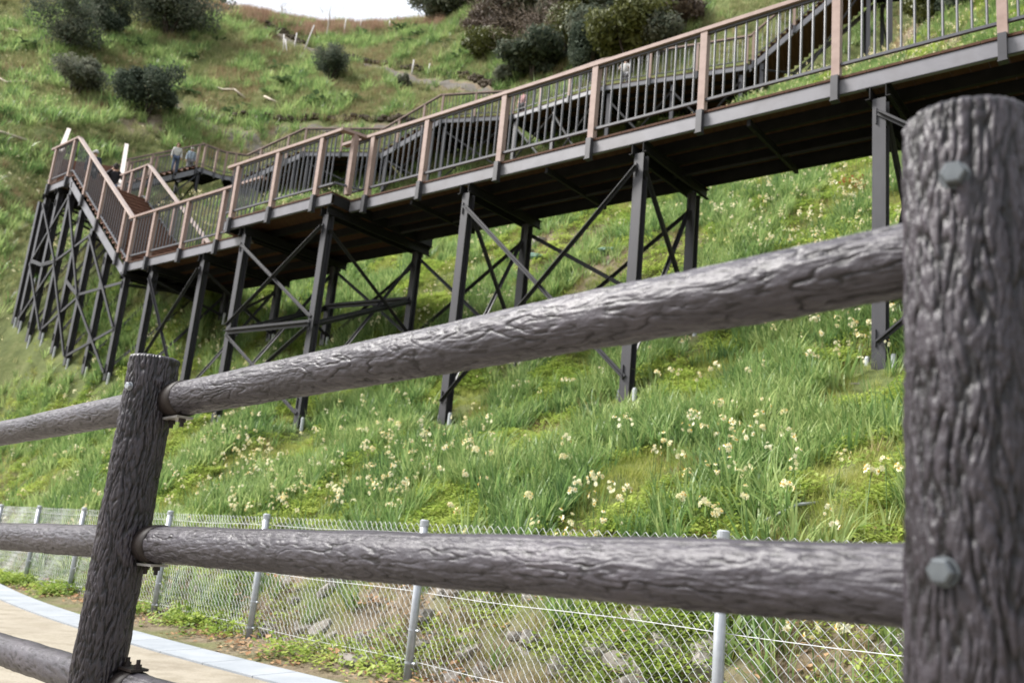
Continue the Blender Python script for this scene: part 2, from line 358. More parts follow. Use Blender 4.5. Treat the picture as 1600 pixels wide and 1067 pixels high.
def log_mesh(name, L, R, nt, nl, kind, seed, mat):
    th = np.linspace(0, 1, nt, endpoint=False); z = np.linspace(0, L, nl)
    T, Z = np.meshgrid(th, z); P = 12
    wx = perlin(T*P, Z*9+seed, P)*.35; wz = perlin(T*P+3.7*0, Z*14+seed+40, P)*.02
    if kind == 'post':                         # deep, stringy, forking vertical bark ridges
        a = np.abs(perlin(T*22 + wx*1.8, Z*9+seed, 22)); b = np.abs(perlin(T*52 + wx*3, Z*30+seed+9, 52)); c = np.abs(perlin(T*33 + wx*2.0, Z*15+seed+77, 33))
        d = (1 - np.minimum(a*3.2, 1))**1.5; e = (1 - np.minimum(b*2.8, 1))**1.4; c = (1 - np.minimum(c*3.4, 1))**1.5
        fl = fbm(T*48, Z*70+seed, 3, 48)
        h = -.0034*d - .0016*e - .0026*c + .0012*fl + .0016*perlin(T*6, Z*5+seed, 6)
        ridge = np.clip(.85 - .55*d - .3*e - .45*c + .16*fl, 0, 1)
    else:                                      # a few long wavy cracks, puckered skin and one straight mould seam
        f = perlin(T*5 + .06*np.sin(Z*7+seed) + .02*perlin(T*10, Z*30, 10), Z*2.0+seed, 5) + .38*perlin(T*10, Z*8+seed, 10) + .10*perlin(T*20, Z*25+seed, 20)
        g = np.abs((f*3.0) % 1 - .5)*2; g = np.clip(1 - g*5.5, 0, 1) * smooth(-.45, .25, perlin(T*5+2, Z*4+seed+31, 5))
        ph = (f*3.0) % 1; f2 = perlin(T*16, Z*6+seed+50, 16) + .5*perlin(T*32, Z*18+seed, 32); g2 = np.clip(1 - np.abs(f2)*9, 0, 1)
        side = smooth(.03, .15, np.abs(((T-.25+.5) % 1) - .5))               # the weathered top is smoother
        fl = fbm(T*24, Z*30+seed, 5, 24); rip = perlin(T*20 + 2*f, Z*95+seed + 9*f, 20)
        seam = np.exp(-((((T-.345+.004*np.sin(Z*5)+.5) % 1)-.5)*2*pi*R/.0013)**2)
        h = (-.0028*g + .0016*(ph-.5)*smooth(0,.3,ph)*smooth(1,.8,ph))*side - .0014*g2*(.35+.65*side) + .0011*fl*(.5+.5*side) + .0004*rip*(.4+.6*side) + .0022*perlin(T*5, Z*5+seed, 5) - .0022*seam
        ridge = np.clip(.66 - .55*g*side - .4*seam - .28*g2*(.3+.7*side) + .24*fl + .1*rip, 0, 1)
    rad = R + h
    if kind == 'post': rad = rad * np.where(Z > L-.010, np.sqrt(np.maximum(1-((Z-(L-.010))/.0125)**2, 0.02)), 1)**.35
    ang = T*2*pi
    V = np.stack([rad*np.cos(ang), rad*np.sin(ang), Z + wz*0], -1).reshape(-1, 3)
    i = np.arange(nt); F = []
    for j in range(nl-1): F.append(np.c_[j*nt+i, j*nt+(i+1) % nt, (j+1)*nt+(i+1) % nt, (j+1)*nt+i])
    V = np.r_[V, [[0,0,0],[0,0,L]]]
    cap = np.r_[np.c_[(i+1) % nt, i, np.full(nt, nt*nl), np.full(nt, nt*nl)], np.c_[(nl-1)*nt+i, (nl-1)*nt+(i+1) % nt, np.full(nt, nt*nl+1), np.full(nt, nt*nl+1)]]
    me = bpy.data.meshes.new(name); F = np.concatenate(F)
    faces = [tuple(f) for f in F.tolist()] + [tuple(f[:3]) for f in cap.tolist()]
    me.from_pydata(V.tolist(), [], faces)
    me.polygons.foreach_set('use_smooth', [True]*len(F) + [False]*len(cap)); me.materials.append(mat); me.update()
    a = me.attributes.new('ridge', 'FLOAT', 'POINT'); a.data.foreach_set('value', np.r_[ridge.ravel(), .5, .6].astype(np.float32)); return me
def hexbolt(R=.012, H=.009, mat='bolt'):
    mb = MB(); n = 18
    mb.tube([(0,0,0),(0,0,.002)], R*1.12, n)                       # washer
    v = [(R*cos(pi/3*k), R*sin(pi/3*k), z) for z in (.002, .002+H*.8) for k in range(6)] + [(R*.8*cos(pi/3*k), R*.8*sin(pi/3*k), .002+H) for k in range(6)]
    f = [(k, (k+1) % 6, (k+1) % 6+6, k+6) for k in range(6)] + [(k+6, (k+1) % 6+6, (k+1) % 6+12, k+12) for k in range(6)] + [tuple(range(12, 18))]
    mb.add(v, f); return mb.mesh('bolt', M[mat])
def aim(o, d, up='Y'): o.rotation_euler = Vector(d).to_track_quat('Z', up).to_euler()
fence = thing('log_fence', 'grey brown imitation log fence with bark relief, posts and rails in the foreground', 'fence', None, (0,0,0))
FL = Vector((-.978, 2.300, -.152+ZC)); FR = Vector((.494, .880, -.021+ZC)); FD = FL - FR
fposts = []
BOLT = hexbolt(.0135, .012)
for k, (nt_, nl_, top) in enumerate(((150, 240, .47), (280, 400, .50), (170, 260, .520), (60, 80, .5))):
    base = FL + FD*(1-k); s, u = toS(base.x, base.y), toU(base.x, base.y)
    zb = float(gz(s, u)) + ZC - .12; L = base.z + top - .005 - zb
    po = obj('post', log_mesh('log_post', L, .0665, nt_ if k != 2 else 300, nl_ if k != 2 else 520, 'post', 3.3*k+1, M['bark']), fence, (base.x, base.y, zb), (0, 0, .7*k)); fposts.append((base, zb, L))
def bolt_at(x, y, k, r, mesh, name='bolt'):
    base, zb, L = fposts[k]; v = ray(x, y); v = v / Vector((v.x, v.y)).length
    d2 = Vector((v.x, v.y)); b2 = Vector((base.x, base.y)); t = d2.dot(b2) - sqrt(max(r*r - (b2 - d2*d2.dot(b2)).length**2, 1e-9))
    p = Vector((0,0,ZC)) + v*t; po = [c for c in fence.children if c.name.startswith('post')][k]
    o = obj(name, mesh, po); nrm = Vector((p.x-base.x, p.y-base.y, 0)).normalized()
    o.matrix_parent_inverse = (Matrix.Translation((base.x, base.y, zb)) @ Matrix.Rotation(.7*k, 4, 'Z')).inverted()
    o.location = p - nrm*.003; aim(o, nrm); return o
b1 = bolt_at(1491, 274, 2, .067, BOLT); b2 = bolt_at(1474, 893, 2, .067, BOLT); b3 = bolt_at(202, 603, 1, .0665, hexbolt(.010, .010, 'galv'))
RAILR = .0462
for k, (nt_, nl_) in enumerate(((120, 300), (200, 620), (48, 90))):      # bay beyond the left post, the bay in view, the bay past the camera
    a = FL + FD*(1-k) if k else FL + FD
    for j, dz in enumerate((.376, -.006, -.366)):
        p0 = FL + FD*(1-k) + Vector((.0315,.0325,dz)); p1 = FL + FD*(-k) + Vector((.0315,.0325,dz))
        d = (p1-p0); L = d.length - .17; dn = d.normalized(); st = p0 + dn*.095; L += .09
        fine = .5 if (j == 2 or k == 2) else 1
        me = log_mesh('log_rail', L, RAILR, int(nt_*fine), int(nl_*fine), 'rail', 5.1*k + 11*j, M['bark_rail'])
        r = obj('rail', me, fence, st); X = dn; side = X.cross(Vector((0,0,1))).normalized(); upv = side.cross(X)
        # local z runs along the rail; local angle 0.25 (local y) points up
        mt4 = Matrix((upv.cross(X), upv, X)).transposed().to_4x4(); mt4.translation = st; r.matrix_world = mt4
        for (q, sgn) in ((st, 1),) if k < 2 else ():                                     # strap, bracket plate and bolts at the far rail end
            c = MB(); c.tube([q - dn*sgn*.044, q - dn*sgn*.002, q + dn*sgn*.034, q + dn*sgn*.036], [RAILR+.001, RAILR+.0035, RAILR+.0035, RAILR-.002], 28, cap=True)
            co = c.build('strap', M['strap'], r, True); co.matrix_parent_inverse = mt4.inverted()
            dnz = upv if j == 2 else -upv
            pl = MB(); pl.bar(q - dn*sgn*.05 + dnz*(RAILR+.006), q + dn*sgn*.045 + dnz*(RAILR+.006), .045, .006, upv)
            po_ = pl.build('bracket_plate', M['plate'] if j != 2 else M['strap'], r); po_.matrix_parent_inverse = mt4.inverted()
            for e in (-.030, .030):
                nb = MB(); nb.tube([q + dn*sgn*e + dnz*(RAILR+.009), q + dn*sgn*e + dnz*(RAILR+.019)], .0095, 6); nb.tube([q + dn*sgn*e + dnz*(RAILR+.019), q + dn*sgn*e + dnz*(RAILR+.03)], .0055, 8)
                no = nb.build('bolt', M['strap'], r); no.matrix_parent_inverse = mt4.inverted()

# ------------------------------------------------------------------ chain-link fence at the foot of the bank
cfence = thing('chain_link_fence', 'galvanised chain-link fence on grey posts along the foot of the flowery bank', 'fence')
def ground_at_fence(s): return float(gz(s, fence_u(s))) + ZC
CH = 1.10
fence_posts = [-2.6, -.4, 1.95, 4.4, 6.6, 8.75, 11.3, 13.0, 15.0, 17.2]
for s in fence_posts:
    p = su(s, float(fence_u(s)) - .045); p.z = ground_at_fence(s)
    po = MB().tube([(0,0,-.2), (0,0,CH-.015)], .030, 16).build('post', M['galv'], cfence, True); po.location = p
    MB().tube([(0,0,CH-.035), (0,0,CH+.004), (0,0,CH+.012)], [.034,.034,.022], 16).build('cap', M['galv'], po)
    for hh in (.12, .34):
        cb = MB(); cb.tube([(0,0,hh), (0,0,hh+.012)], .033, 16); cb.tube([(AV[0]*-.03, AV[1]*-.03, hh+.006), (AV[0]*-.06, AV[1]*-.06, hh+.006)], .010, 6); cb.build('clamp', M['galv'], po)
for a, b in zip(fence_posts[:-1], fence_posts[1:]):               # one panel of zigzag wires per bay
    D = .066; n = int(round((b-a)/(D/2))); rows = int(CH/(D/2)) - 1; mb = MB()
    for i in range(n):
        pts = []
        for r_ in range(rows+1):
            off = ((i + r_) % 2); s = a + (b-a)*(i+off)/n; p = su(s, float(fence_u(s)) + (.003 if (i % 2) else -.003) + .012*sin(s*7+r_*.3)); p.z = ground_at_fence(s) + .03 + r_*D/2; pts.append(p)
        mb.tube(pts, .0021 if a < 9 else .0026, 3, cap=False)
    mb.build('wire_mesh', M['wire'], cfence)
for hh, r_ in ((CH-.09, .002), (.60, .0023), (.13, .002)):
    pts = []
    for s in np.arange(-2.6, 17.2, .4):
        p = su(s, float(fence_u(s)) - .012); p.z = ground_at_fence(s) + hh + .006*sin(s*3); pts.append(p)
    MB().tube(pts, r_, 5).build('tension_wire', M['wire'], cfence)

# ------------------------------------------------------------------ raised walkways and stairs
POST = MB().frame((-.05,-.05,0),(.1,0,0),(0,.1,0),(0,0,1.20)).mesh('railing_post', M['timber'])
BRK = MB().box((0,0,-.17),(.085,.085,.33)).box((0,0,-.335),(.10,.10,.012)).mesh('bracket', M['steel'])
STUD = MB().tube([(0,-.048,-.08),(0,-.040,-.08)], .014, 8).mesh('bolt', M['galv'])
BAL = MB().tube([(0,0,0),(0,0,1.0)], .0155, 7).mesh('baluster', M['bar'])
HCOL = MB().box((0,-.068,.5),(.15,.014,1)).box((0,.068,.5),(.15,.014,1)).box((0,0,.5),(.010,.122,1)).mesh('column', M['steel'])
ANC = MB().tube([(0,0,-.5),(0,0,.15)], .032, 12).tube([(0,0,.15),(0,0,.17)], [.028,.022], 12).mesh('ground_anchor', M['concrete_anchor'])
FOOT = MB().box((0,0,.0),(.26,.26,.016)).mesh('foot_plate', M['steel'])
FEET = []
_planks = {}
def plank_mesh(wd, ln, th=.032):
    k = (round(wd,3), round(ln,3))
    if k not in _planks: _planks[k] = MB().frame((0,0,-th),(ln,0,0),(0,wd,0),(0,0,th)).mesh('plank', M['deck_shaded'])
    return _planks[k]
def hdir(d): return atan2(d.y, d.x)
def railing(T, p0, p1, post_t, side, pale=False, balusters=True, rail_ext=(.05,.05), brackets=True, gap=.149, toe=True):
    """railing over the deck edge p0-p1 (deck points); post_t: metres from p0 where posts stand; side: outward unit vector"""
    d = p1 - p0; L = Vector((d.x, d.y)).length; sl = d.z / L; h = Vector((d.x, d.y, 0)) / L; rz = hdir(h)
    at_ = lambda t: p0 + h*t + Vector((0,0,sl*t))
    up = Vector((0,0,1)); rl = MB(); tm = M['timber_lit'] if pale else M['timber']
    rl.bar(at_(-rail_ext[0]) + up*1.215, at_(L+rail_ext[1]) + up*1.215, .125, .055); rl.build('handrail', tm, T)
    bl = MB(); bl.bar(at_(0) + up*1.165, at_(L) + up*1.165, .04, .03)
    bl.build('upper_bar', M['bar'], T); b2 = MB(); b2.bar(at_(0) + up*.16, at_(L) + up*.16, .04, .035); b2.build('lower_bar', M['bar'], T)
    for t in post_t:
        q = at_(t); o = obj('railing_post', POST, T, q, (0,0,rz))
        if brackets:
            b = obj('bracket', BRK, o); sd = side.copy(); sd.rotate(Matrix.Rotation(-rz, 3, 'Z')); b.location = sd*.045
    if balusters:
        ed = sorted(post_t); segs = list(zip([-rail_ext[0]+.05] + ed, ed + [L+rail_ext[1]-.05]))
        for a, b in segs:
            n = max(int(round((b-a)/gap)), 1)
            for k in range(1, n): obj('baluster', BAL, T, at_(a + (b-a)*k/n) + up*.165)
def flat_deck(T, p0, p1, wv, planks=True, joists=True, crossb=None):
    """level deck: near edge p0-p1, width vector wv (uphill)"""
    d = p1-p0; L = d.length; h = d/L; W = wv.length; wn = wv/W
    up = Vector((0,0,1)); rz = hdir(h)
    for e, nm in ((0, 'edge_beam'), (W-.06, 'edge_beam')):              # channel beams along both edges
        mb = MB(); o = p0 + wn*e - up*.235
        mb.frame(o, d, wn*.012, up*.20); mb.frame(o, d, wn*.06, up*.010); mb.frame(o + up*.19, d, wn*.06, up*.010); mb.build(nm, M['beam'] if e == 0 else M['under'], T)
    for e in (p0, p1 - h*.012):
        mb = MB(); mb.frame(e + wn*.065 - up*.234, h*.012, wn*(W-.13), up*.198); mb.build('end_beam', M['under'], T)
    if joists:
        for f in (.3, .52, .74):
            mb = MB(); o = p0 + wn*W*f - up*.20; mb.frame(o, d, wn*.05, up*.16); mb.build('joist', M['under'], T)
    if planks:
        n = int(round(L/.2)); pw = L/n; me = plank_mesh(pw-.008, W+.03)
        for k in range(n): obj('plank', me, T, p0 + h*(k*pw+.004) - wn*.015 + up*.0, (0,0,hdir(wn)), (1, 1 if h.cross(wn).z < 0 else -1, 1))
def column(T, x, y, ztop, rz, anchors=True, thin=1.0):
    FEET.append((x, y)); g = hz1(x, y); o = obj('column', HCOL, T, (x, y, g-.05), (0,0,rz), (thin, thin, ztop-g+.05))
    if anchors:
        for sx in (-1, 1):
            a = obj('ground_anchor', ANC, o); a.matrix_parent_inverse = Matrix.Diagonal((1/thin, 1/thin, 1/(ztop-g+.05), 1)); a.location = (.15*sx, -.1*sx*.4, 0.02)
    return Vector((x, y, g)), Vector((x, y, ztop))
def brace(T, p, q, w=.07, name='brace', up=(0,0,1)): 
    mb = MB(); p = Vector(p); q = Vector(q); d = (q-p).normalized(); sd = d.cross(Vector((0,0,1)))
    mb.bar(p, q, .012, w, up); mb.bar(p + sd.normalized()*.03 if sd.length > .01 else p, q + sd.normalized()*.03 if sd.length > .01 else q, w*.8, .010, up); mb.build(name, M['brace'], T)
def lerp(a, b, t): return a + (b-a)*t
def bent(T, pf, pb, ztop, rz, cross=True, cap=True, thin=1.0, over=.13):
    """front and back column under a deck with the pair of channels that carries it"""
    gf, tf = column(T, pf.x, pf.y, ztop, rz, True, thin); gb, tb = column(T, pb.x, pb.y, ztop, rz, True, thin)
    wn = (pb-pf); wn.z = 0; wn.normalize(); h = Vector((-wn.y, wn.x, 0)); up = Vector((0,0,1))
    if cap:
        for s_ in (-1, 1):
            mb = MB(); o = tf - wn*over + h*s_*.085 - up*.02; e = tb + wn*.25 + h*s_*.085 - up*.02
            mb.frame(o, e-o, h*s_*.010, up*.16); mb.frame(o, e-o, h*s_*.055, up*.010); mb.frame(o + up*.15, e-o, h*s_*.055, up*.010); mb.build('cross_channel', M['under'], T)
    if thin == 1.0:
        for q_, t_, f in ((gf, tf, .10), (gf, tf, .93), (gb, tb, .10), (gb, tb, .93)):
            mb = MB(); mb.box((0,0,0), (.012,.20,.20)); mb.tube([(.006,.05,.05),(.018,.05,.05)], .013, 6); mb.tube([(.006,-.03,-.05),(.018,-.03,-.05)], .013, 6); g_ = mb.build('gusset_plate', M['steel'], T); g_.location = lerp(q_, t_, f) + h*.03; g_.rotation_euler = (0,0,atan2(h.y, h.x))
    if cross:
        brace(T, lerp(gf, tf, .10) + h*.05, lerp(gb, tb, .93) + h*.05); brace(T, lerp(gf, tf, .93) - h*.05, lerp(gb, tb, .10) - h*.05)
    return gf, tf, gb, tb
def xbrace(T, a, b, off, lo=.08, hi=.94):
    (ga, ta), (gb, tb) = a, b; o = Vector(off)
    brace(T, lerp(ga, ta, hi) + o, lerp(gb, tb, lo) + o); brace(T, lerp(ga, ta, lo) + o*1.35, lerp(gb, tb, hi) + o*1.35)
def stair(T, p0, p1, wv, zig=True, riser=.17):
    """flight from p0 up to p1 (near edge deck points), width vector wv"""
    d = p1-p0; L = Vector((d.x, d.y)).length; h = Vector((d.x, d.y, 0))/L; rise = d.z; n = max(int(round(abs(rise)/riser)), 1); W = wv.length; wn = wv/W; up = Vector((0,0,1))
    tr = MB().frame((0,-.02,-.03),(W,0,0),(0,L/n+.02,0),(0,0,.03)).mesh('tread', M['deck']); ri = MB().frame((0,0,-rise/n),(W,0,0),(0,.02,0),(0,0,rise/n-.031)).mesh('riser', M['deck'])
    sg = 1 if wn.cross(h).z > 0 else -1
    for k in range(n):
        q = p0 + h*(L/n*k) + up*(rise/n*(k+1)); obj('tread', tr, T, q, (0,0,hdir(wn)), (1,sg,1)); obj('riser', ri, T, q, (0,0,hdir(wn)), (1,sg,1))
    for e in (-.015, W+.003):
        mb = MB(); o = p0 + wn*e - up*.36; mb.frame(o, d, wn*.012, up*.27); mb.frame(o, d, wn*.06*(1 if e < 0 else -1), up*.012); mb.build('stringer', M['beam'], T)
    return h
out_ = Vector((-BV[0], -BV[1], 0)); inn = -out_; aw = Vector((AV[0], AV[1], 0)); RZ = atan2(AV[1], AV[0])
DZ = 5.60                                                         # deck level of the lower walkway over the camera
lw = thing('elevated_walkway', 'lower raised walkway with brown handrails crossing the picture on dark steel legs', 'walkway')
# long right-hand deck, the landing that juts out, and the deck a step down at the foot of the stair
A0, A1 = su(12.25, 9.45, DZ), su(-4.2, 9.45, DZ); flat_deck(lw, A0, A1, inn*1.85)
railing(lw, A0, A1, [12.25-s for s in (11.78, 10.34, 8.55, 6.76, 4.97, 3.18, 1.40, -.39, -2.18, -3.97)], out_, rail_ext=(.42,.05))
B0, B1 = su(15.85, 9.03, DZ+.03), su(12.28, 9.03, DZ+.03); flat_deck(lw, B0, B1, inn*2.75)
railing(lw, B0, B1, [15.85-s for s in (15.62, 14.2, 12.78)], out_, rail_ext=(.16,.08))
jog0, jog1 = su(12.25, 9.03, DZ+.03), su(12.2, 9.45, DZ+.03)
mb = MB(); mb.bar(su(12.20, 8.98, DZ+.03+1.215), su(11.98, 9.50, DZ+1.215), .125, .055); mb.build('handrail', M['timber'], lw)
mb = MB(); mb.bar(su(12.20, 8.98, DZ+.17), su(11.98, 9.45, DZ+.16), .04, .035); mb.build('lower_bar', M['bar'], lw)
obj('railing_post', POST, lw, su(12.09, 9.24, DZ), (0,0,RZ))
C0, C1 = su(21.15, 9.45, DZ-.16), su(15.4, 9.45, DZ-.16); flat_deck(lw, C0, C1, inn*2.35)
railing(lw, C0, C1, [21.15-s for s in (20.88, 19.85, 18.3, 16.75)], out_, rail_ext=(.02,.1))
for s, dz in ((15.62, -.09),):                                     # the step between the two levels
    mb = MB(); mb.frame(su(15.86, 9.2, DZ-.15), aw*.28, inn*2.2, (0,0,.10)); mb.build('step', M['deck'], lw)
zt = DZ - .235 - .15 + ZC; bents = {}
for s, uf, ub, z in ((2.69,9.55,11.15,zt),(5.93,9.55,11.15,zt),(9.25,9.55,11.15,zt),(12.5,9.2,11.55,zt+.03),(15.2,9.2,11.55,zt+.03),(17.3,9.55,11.55,zt-.16),(19.6,9.55,11.55,zt-.16),(-.6,9.55,11.15,zt),(-3.9,9.55,11.15,zt)):
    bents[s] = bent(lw, su(s, uf), su(s, ub), z, RZ)
for a, b in ((9.25, 5.93), (15.2, 12.5), (19.6, 17.3), (2.69, -.6)):
    lo = .50 if (a, b) == (15.2, 12.5) else .08
    xbrace(lw, bents[a][:2], bents[b][:2], out_*.09, lo); xbrace(lw, bents[a][2:], bents[b][2:], inn*.09, .08)
xbrace(lw, bents[15.2][:2], bents[12.5][:2], out_*.09, .05, .45); xbrace(lw, bents[12.5][2:], bents[9.25][2:], inn*.09)
for f in (0, 2): brace(lw, lerp(bents[15.2][f], bents[15.2][f+1], .47) + out_*.10, lerp(bents[12.5][f], bents[12.5][f+1], .47) + out_*.10, .13, 'tie_beam')
for s in (15.2, 12.5): brace(lw, lerp(bents[s][0], bents[s][1], .47), lerp(bents[s][2], bents[s][3], .47), .12, 'tie_beam')
mb = MB(); mb.tube([su(12, 10.6, DZ-.3), su(-4, 10.6, DZ-.3)], .03, 6); mb.build('conduit', M['under'], lw)
for s in (10.6, 7.6, 4.3, 1.0): 
    for du in (.85,):
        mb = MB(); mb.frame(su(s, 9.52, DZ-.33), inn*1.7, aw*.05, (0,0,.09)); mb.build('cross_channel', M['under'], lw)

# first flight up to the corner landing
st1 = thing('staircase', 'steep stair flight with pale lit handrails up to the corner landing at left', 'staircase')
ZL = 8.72                                                          # corner landing level
S0, S1 = su(21.05, 9.45, DZ-.16), su(25.55, 9.45, ZL); stair(st1, S0, S1, inn*2.2)
railing(st1, S0, S1, [.45, 2.05, 3.35], out_, pale=True, rail_ext=(.0,.02)); railing(st1, S0 + inn*2.2, S1 + inn*2.2, [.3, 2.3, 4.2], inn, pale=True, rail_ext=(.1,.02))
L0, L1 = su(27.35, 9.45, ZL), su(25.55, 9.45, ZL); flat_deck(st1, L0, L1, inn*2.2)
railing(st1, L0, L1, [.25, 1.55], out_); railing(st1, L0 + inn*2.2, L1 + inn*2.2, [.2, .75, 1.6], inn)
zl = ZL - .235 - .15 + ZC
s1b = []
for s, z in ((21.0, zt-.16), (22.3, 5.9+ZC), (23.5, 6.75+ZC), (24.5, 7.45+ZC), (25.5, zl), (26.4, zl), (27.3, zl)): s1b.append(bent(st1, su(s, 9.55), su(s, 11.5), z, RZ, cap=(s in (21.0, 25.5, 26.4, 27.3))))
for a, b in zip(s1b[:-2:2], s1b[2::2]): xbrace(st1, a[:2], b[:2], out_*.09, .05, .48); xbrace(st1, a[:2], b[:2], out_*.09, .5, .95); xbrace(st1, a[2:], b[2:], inn*.09)
for f in (0, 2):
    for i in (2, 4, 5): brace(st1, lerp(s1b[i][f], s1b[i][f+1], .5) + out_*.1, lerp(s1b[i+1][f], s1b[i+1][f+1], .5) + out_*.1, .11, 'tie_beam')
column(st1, *su(27.9, 9.6).xy, zl, RZ); column(st1, *su(28.0, 11.5).xy, zl, RZ)

# second flight, straight away from the corner landing
st2 = thing('staircase', 'stair flight with two whitish lit handrails rising away behind the corner landing', 'staircase')
q0, q1 = su(27.35, 9.7, ZL), Vector((-20.0, 34.0, 13.1+ZC)); w2 = Vector((2.2, .35, 0))
stair(st2, q0, q1, w2)
for a, b in ((Vector((-15.2, 25.7, 10.25+ZC)), Vector((-19.95, 34.0, 14.62+ZC))), (Vector((-13.55, 26.65, 9.55+ZC)), Vector((-17.36, 34.0, 14.17+ZC)))):
    mb = MB(); mb.bar(a, b, .15, .06); mb.build('handrail', M['rail_lit_white'], st2)
    for f in (.04, .35, .66, .97):
        p = lerp(a, b, f); obj('railing_post', POST, st2, p - Vector((0,0,1.22)), (0,0,.45))
r0 = q1; q2 = Vector((-18.26, 36.21, 13.13+ZC))
flat_deck(st2, q1, q1 + w2*1.0, Vector((-.75, 2.2, 0))); 
for f in (.12, .5, .95):
    b_ = lerp(q0, q1, f); bent(st2, b_, b_ + w2, b_.z - .4, RZ, thin=.9)

# third flight and turning landing
st3 = thing('staircase', 'small distant stair with brown saw-tooth steps and turning landing behind the first flight', 'staircase')
u0, u1 = Vector((-18.3, 36.15, 13.13+ZC)), Vector((-16.0, 38.6, 15.28+ZC)); w3 = Vector((-1.5, 1.25, 0))
stair(st3, u0, u1, w3); h3 = (u1-u0); h3.z = 0; h3.normalize()
railing(st3, u0, u1, [.1, 1.1, 2.2, 3.2], -w3.normalized(), gap=.16); railing(st3, u0 + w3, u1 + w3, [.1, 1.1, 2.2, 3.2], w3.normalized(), gap=.16)
l0 = Vector((-15.95, 38.65, 15.28+ZC)); l1 = Vector((-15.15, 39.35, 15.28+ZC)); l2 = Vector((-14.15, 39.5, 15.28+ZC))
flat_deck(st3, u1, l1, w3*.9); flat_deck(st3, l1, l2, Vector((-.3, 1.7, 0)))
railing(st3, u1, l1, [.15, .75], -w3.normalized(), rail_ext=(.05,.02)); railing(st3, l1, l2, [.1, .55], Vector((.1,-1,0)).normalized(), rail_ext=(.02,.02))
for p in (u0, u1, l2): bent(st3, p, p + w3, p.z - .4, RZ, thin=.9)
brace(st3, (u0.x, u0.y, hz1(u0.x, u0.y)+.2), (u1.x, u1.y, u1.z-.4))

# upper walkway: flight, deck, flight, deck curving towards the right, last flight
up_ = thing('elevated_walkway', 'upper raised walkway winding across the hillside behind the lower railing', 'walkway')
Z1, Z2, Z3 = 15.28+ZC, 16.58+ZC, 18.10+ZC
pts = [Vector((-14.12,39.53,Z1)), Vector((-11.19,38.6,Z2)), Vector((-7.14,37.75,Z2)), Vector((-4.45,36.75,Z3)), Vector((-1.05,35.7,Z3)), Vector((2.75,32.3,Z3)), Vector((8.2,29.6,Z3)), Vector((12.6,27.9,22.3+ZC)), Vector((15.6,26.9,22.3+ZC))]
prev = None
for i, (a, b) in enumerate(zip(pts[:-1], pts[1:])):
    d = b-a; h = Vector((d.x, d.y, 0)); L = h.length; h.normalize(); wn = Vector((-h.y, h.x, 0)); W = wn*3.0
    n = max(int(round(L/1.75)), 1); ts = [.12 + (L-.24)*k/n for k in range(n+1)] if i not in (0, 2) else [.8, L-.8]
    if abs(d.z) > .5: stair(up_, a, b, W)
    else: flat_deck(up_, a, b, W, joists=True)
    railing(up_, a, b, ts, -wn, rail_ext=(.03,.03), gap=.17)
    if i in (4, 5, 6, 7): railing(up_, a + W, b + W, ts[:1], wn, balusters=False, brackets=False)
    m_ = max(int(round(L/3.2)), 1); pv = None
    for k in range(m_+1):
        p = lerp(a, b, (k+.12)/(m_+.24)); g = bent(up_, p + wn*.12, p + W - wn*.15, p.z - .40, atan2(h.y, h.x), thin=.95, cross=(i > 3))
        if pv: xbrace(up_, pv[:2], g[:2], -wn*.08, .08, .92)
        pv = g

# ------------------------------------------------------------------ vegetation: small prototypes
M['daff_leaf'] = mat_leaf('narcissus_leaf', (.074,.145,.050), (.180,.288,.090), (.40,.48,.19), .5, .42, .4, .5)
M['grass'] = mat_leaf('meadow_grass', (.150,.208,.042), (.290,.340,.072), (.47,.47,.165), .5, .55, .25, .45)
M['weed'] = mat_leaf('low_weeds', (.135,.220,.042), (.265,.360,.070), (.41,.48,.12), .5, .5, .3, .6)
M['farleaf'] = mat_leaf('far_leaf', (.038,.070,.034), (.080,.125,.055), (.13,.18,.08), .25, .5, .35, .2)
M['far_grass'] = mat_leaf('far_meadow_grass', (.095,.128,.048), (.205,.238,.092), (.38,.355,.19), .45, .6, .15, .12)
M['reed'] = mat_leaf('reddish_reed', (.19,.115,.075), (.32,.205,.14), (.42,.30,.21), .3, .8, .1, .4)
M['dry'] = mat_leaf('dry_grass', (.15,.10,.055), (.26,.185,.105), (.36,.28,.17), .25, .8, .1, .5)
M['litter'] = mat_leaf('fallen_leaves', (.16,.085,.045), (.28,.16,.085), (.40,.27,.16), .1, .8, .1, 2)
M['petal'] = mat_leaf('cream_petal', (.74,.70,.36), (.80,.77,.50), (.84,.82,.64), .35, .6, .2, 3)
M['cup'] = mat_leaf('yellow_cup', (.62,.36,.05), (.72,.46,.08), None, .25, .55, .3, 3)
M['stem'] = mat_leaf('flower_stem', (.07,.13,.035), (.11,.18,.05), None, .2, .5, .3, 2)
def blade(mb, base, az, lean, ln, wd, seg=4, droop=1.0, fold=.0, mi=0):
    d = Vector((cos(az), sin(az), 0)); sd = Vector((-sin(az), cos(az), 0)); p = Vector(base); a = lean; vs = []
    for k in range(seg+1):
        t = k/seg; ww = wd*(1 - t**2.2)*(.55+.45*min(t*4, 1))
        vs += [p - sd*ww/2, p + sd*ww/2] if k < seg else [p]
        stp = ln/seg; p = p + (d*sin(a) + Vector((0,0,1))*cos(a))*stp; a += droop/seg*(.4+1.2*t)
    fs = [(2*k, 2*k+1, 2*k+3, 2*k+2) for k in range(seg-1)] + [(2*seg-2, 2*seg-1, 2*seg)]
    mb.add(vs, fs, mi)
PROTO = bpy.data.collections.new('plant_prototypes')
def proto(name, mb, mats):
    o = bpy.data.objects.new(name, mb.mesh(name, mats)); PROTO.objects.link(o); return o
R = random.Random(5)
